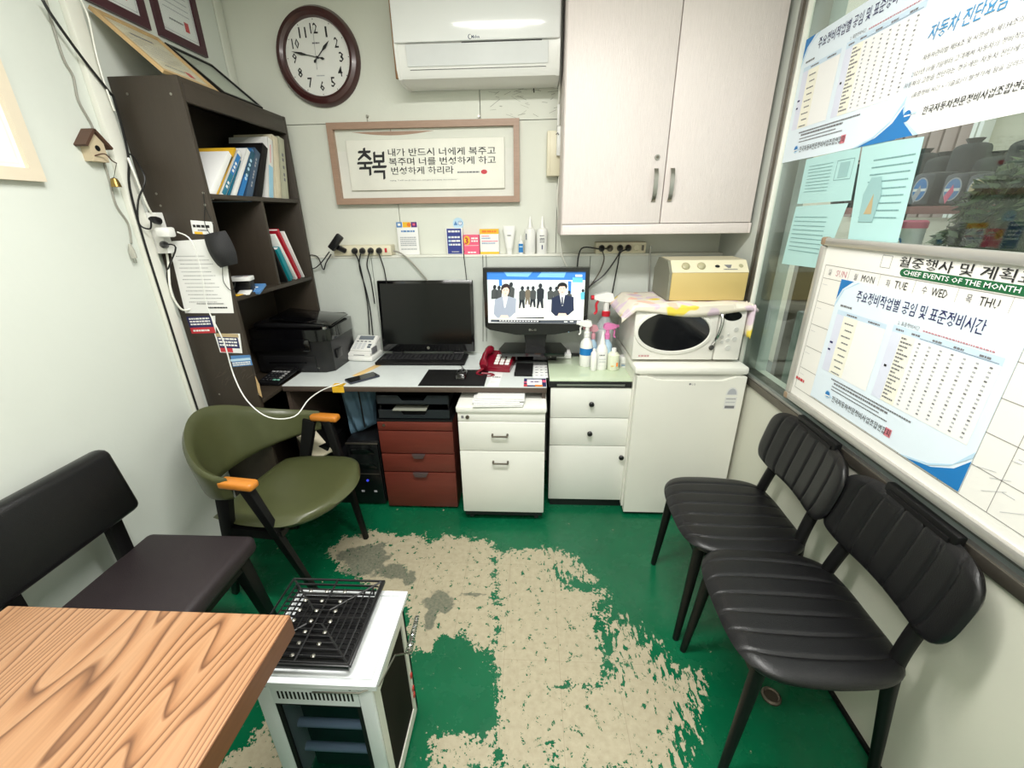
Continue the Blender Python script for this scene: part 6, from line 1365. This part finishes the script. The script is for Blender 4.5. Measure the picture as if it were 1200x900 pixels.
MB().box(hx1-.012, hx1, hy0+.012, hy0+.040, .02, hz, side_w).box(hx1-.012, hx1, hy1-.030, hy1, .02, hz, side_w).box(hx1-.012, hx1, hy0+.04, hy1-.03, hz-.075, hz, side_w).box(hx1-.012, hx1, hy0+.04, hy1-.03, .02, .06, side_w).build('side_panel', ht)
MB().box(hx1-.009, hx1-.004, hy0+.04, hy1-.03, .06, hz-.075, dg).build('side_window', ht)
MB().box(hx0, hx1, hy1-.01, hy1, .02, hz, side_w).build('rear_panel', ht)
for z in (.10, .13, .19): MB().box(hx1, hx1+.004, hy1-.024, hy1-.012, z, z+.018, M('red_switch', (196, 60, 50), .35), .002).build('switch', ht)
MB().prism([(hx0-.012, hy0-.010), (hx1+.018, hy0-.010), (hx1+.018, hy1+.004), (hx0-.012, hy1+.004)], 2, hz, hz+.014, hw_).build('top', ht)
ring_ = MB(); lx0, lx1, ly0, ly1 = hx0+.004, hx1+.002, hy0+.008, hy1-.012
ring_.tube([(lx0, ly0, hz+.016), (lx1, ly0, hz+.016), (lx1, ly1, hz+.016), (lx0, ly1, hz+.016)], .005, hw_, 8, closed=True).build('top_rim', ht)
MB().box(hx0+.02, hx1-.06, hy0+.035, hy1-.02, hz+.013, hz+.016, blackm).build('drip_plate', ht)
for x, y in ((hx0+.03, hy0-.0105), (hx1-.05, hy0-.0105)): MB().cyl((x, hy0-.0006, hz-.014), (x, hy0+.003, hz-.014), .004, blackm, seg=10).build('screw', ht)
for y in (hy0+.05, hy1-.04): MB().cyl((hx1+.0008, y, hz-.03), (hx1-.003, y, hz-.03), .0035, blackm, seg=10).build('screw', ht)
for x in (hx0+.03, hx1-.03):
    for y in (hy0+.03, hy1-.03): MB().cyl((x, y, 0), (x, y, .02), .014, blackp, seg=12).build('foot', ht)
# wire rack with a folding spring handle
rk = thing('grill_rack', 'black wire grill rack lying on top of the white heater', 'rack', (-.51, .75, hz+.02))
gz = hz+.045; rx0, rx1, ry0, ry1 = -.672, -.418, .640, .876; gx, gy = (rx0+rx1)/2, (ry0+ry1)/2; wm_ = M('black_wire', (22, 22, 24), .35, amp=.2)
for i, s in enumerate((1, .86, .72, .58, .44, .30, .17)):
    a, b = (rx1-rx0)/2*s, (ry1-ry0)/2*s
    MB().tube([(gx-a, gy-b, gz), (gx+a, gy-b, gz), (gx+a, gy+b, gz), (gx-a, gy+b, gz)], .0038 if i == 0 else .0028, wm_, 6, closed=True).build('wire', rk)
for sx_, sy_ in ((1, 1), (1, -1), (-1, 1), (-1, -1)): MB().tube([(gx+sx_*.02, gy+sy_*.02, gz), (gx+sx_*(rx1-rx0)/2, gy+sy_*(ry1-ry0)/2, gz)], .0028, wm_, 6).build('wire', rk)
MB().tube([(gx, ry0, gz), (gx, ry1+.004, gz)], .0028, wm_, 6).build('wire', rk); MB().tube([(rx0-.0, gy, gz), (rx1, gy, gz)], .0028, wm_, 6).build('wire', rk)
for i in range(16): y = ry0+.015+i*.0142; MB().tube([(rx0+.01, y, gz-.012), (rx1-.01, y, gz-.012)], .0022, wm_, 5).build('wire', rk)
MB().box(rx0-.004, rx1+.006, ry0-.010, ry0-.004, gz-.010, gz+.006, wm_, .002).build('front_bar', rk)
MB().box(rx1+.002, rx1+.008, ry0-.004, ry1+.004, gz-.008, gz+.002, wm_, .002).build('side_bar', rk)
for x in (rx0+.02, rx1-.02):
    for y in (ry0+.02, ry1-.02): MB().tube([(x, y, gz), (x, y, hz+.0165)], .003, wm_, 6).build('foot', rk)
for x in (rx0+.07, rx0+.115, rx0+.165):
    for j in range(7): MB().lathe([(.002, -.003), (.0055, 0), (.002, .003)], (x, ry0+.015+j*.03, gz+.003), metal, 8).build('rivet', rk)
hp = [(-.50, .622, hz-.004), (-.368, .614, hz+.0), (-.352, .69, hz-.015), (-.338, .745, hz-.03), (-.312, .757, hz-.035)]
sh2 = thing('spring_grip', 'bent wire handle with a chrome coil spring grip hooked on the heater corner', 'grip', (-.35, .7, hz-.03))
q0_ = AX(455, 770, hx1+.02); 
W_ = [Vector((hx1-.13, hy0-.014, hz-.006)), Vector((hx1-.02, hy0-.016, hz+.001)), Vector((hx1+.021, hy0+.0, hz+.003)), AX(463, 768, hx1+.032), AX(479, 765, hx1+.052)]
MB().tube(W_, .0022, metal, 6).build('wire', sh2)
e0 = W_[-1]; e1 = e0+Vector((.012, .085, -.02)); e1 = AZ(489, 722, e0.z-.01)
ax_ = (e1-e0); u_ = ax_.orthogonal().normalized(); v_ = ax_.normalized().cross(u_)
MB().tube([e0+ax_*(i/140)+(u_*cos(i*.64)+v_*sin(i*.64))*(.0085*(1-.45*i/140)) for i in range(141)], .0018, chrome, 5).build('spring', sh2)
MB().tube([e0, e1], .0022, metal, 6).build('core', sh2)
# floor odds under the near chair
q = AZ(905, 812, .02); fc = thing('floor_cap', 'round dull metal cap on the floor under the near black chair', 'cap', (q.x, q.y, 0))
MB().lathe([(.030, 0), (.030, .006), (.024, .010), (.020, .006), (.0, .006)], (q.x, q.y, .0005), M('old_metal', (110, 100, 90), .45, .8), 24).build('disc', fc)
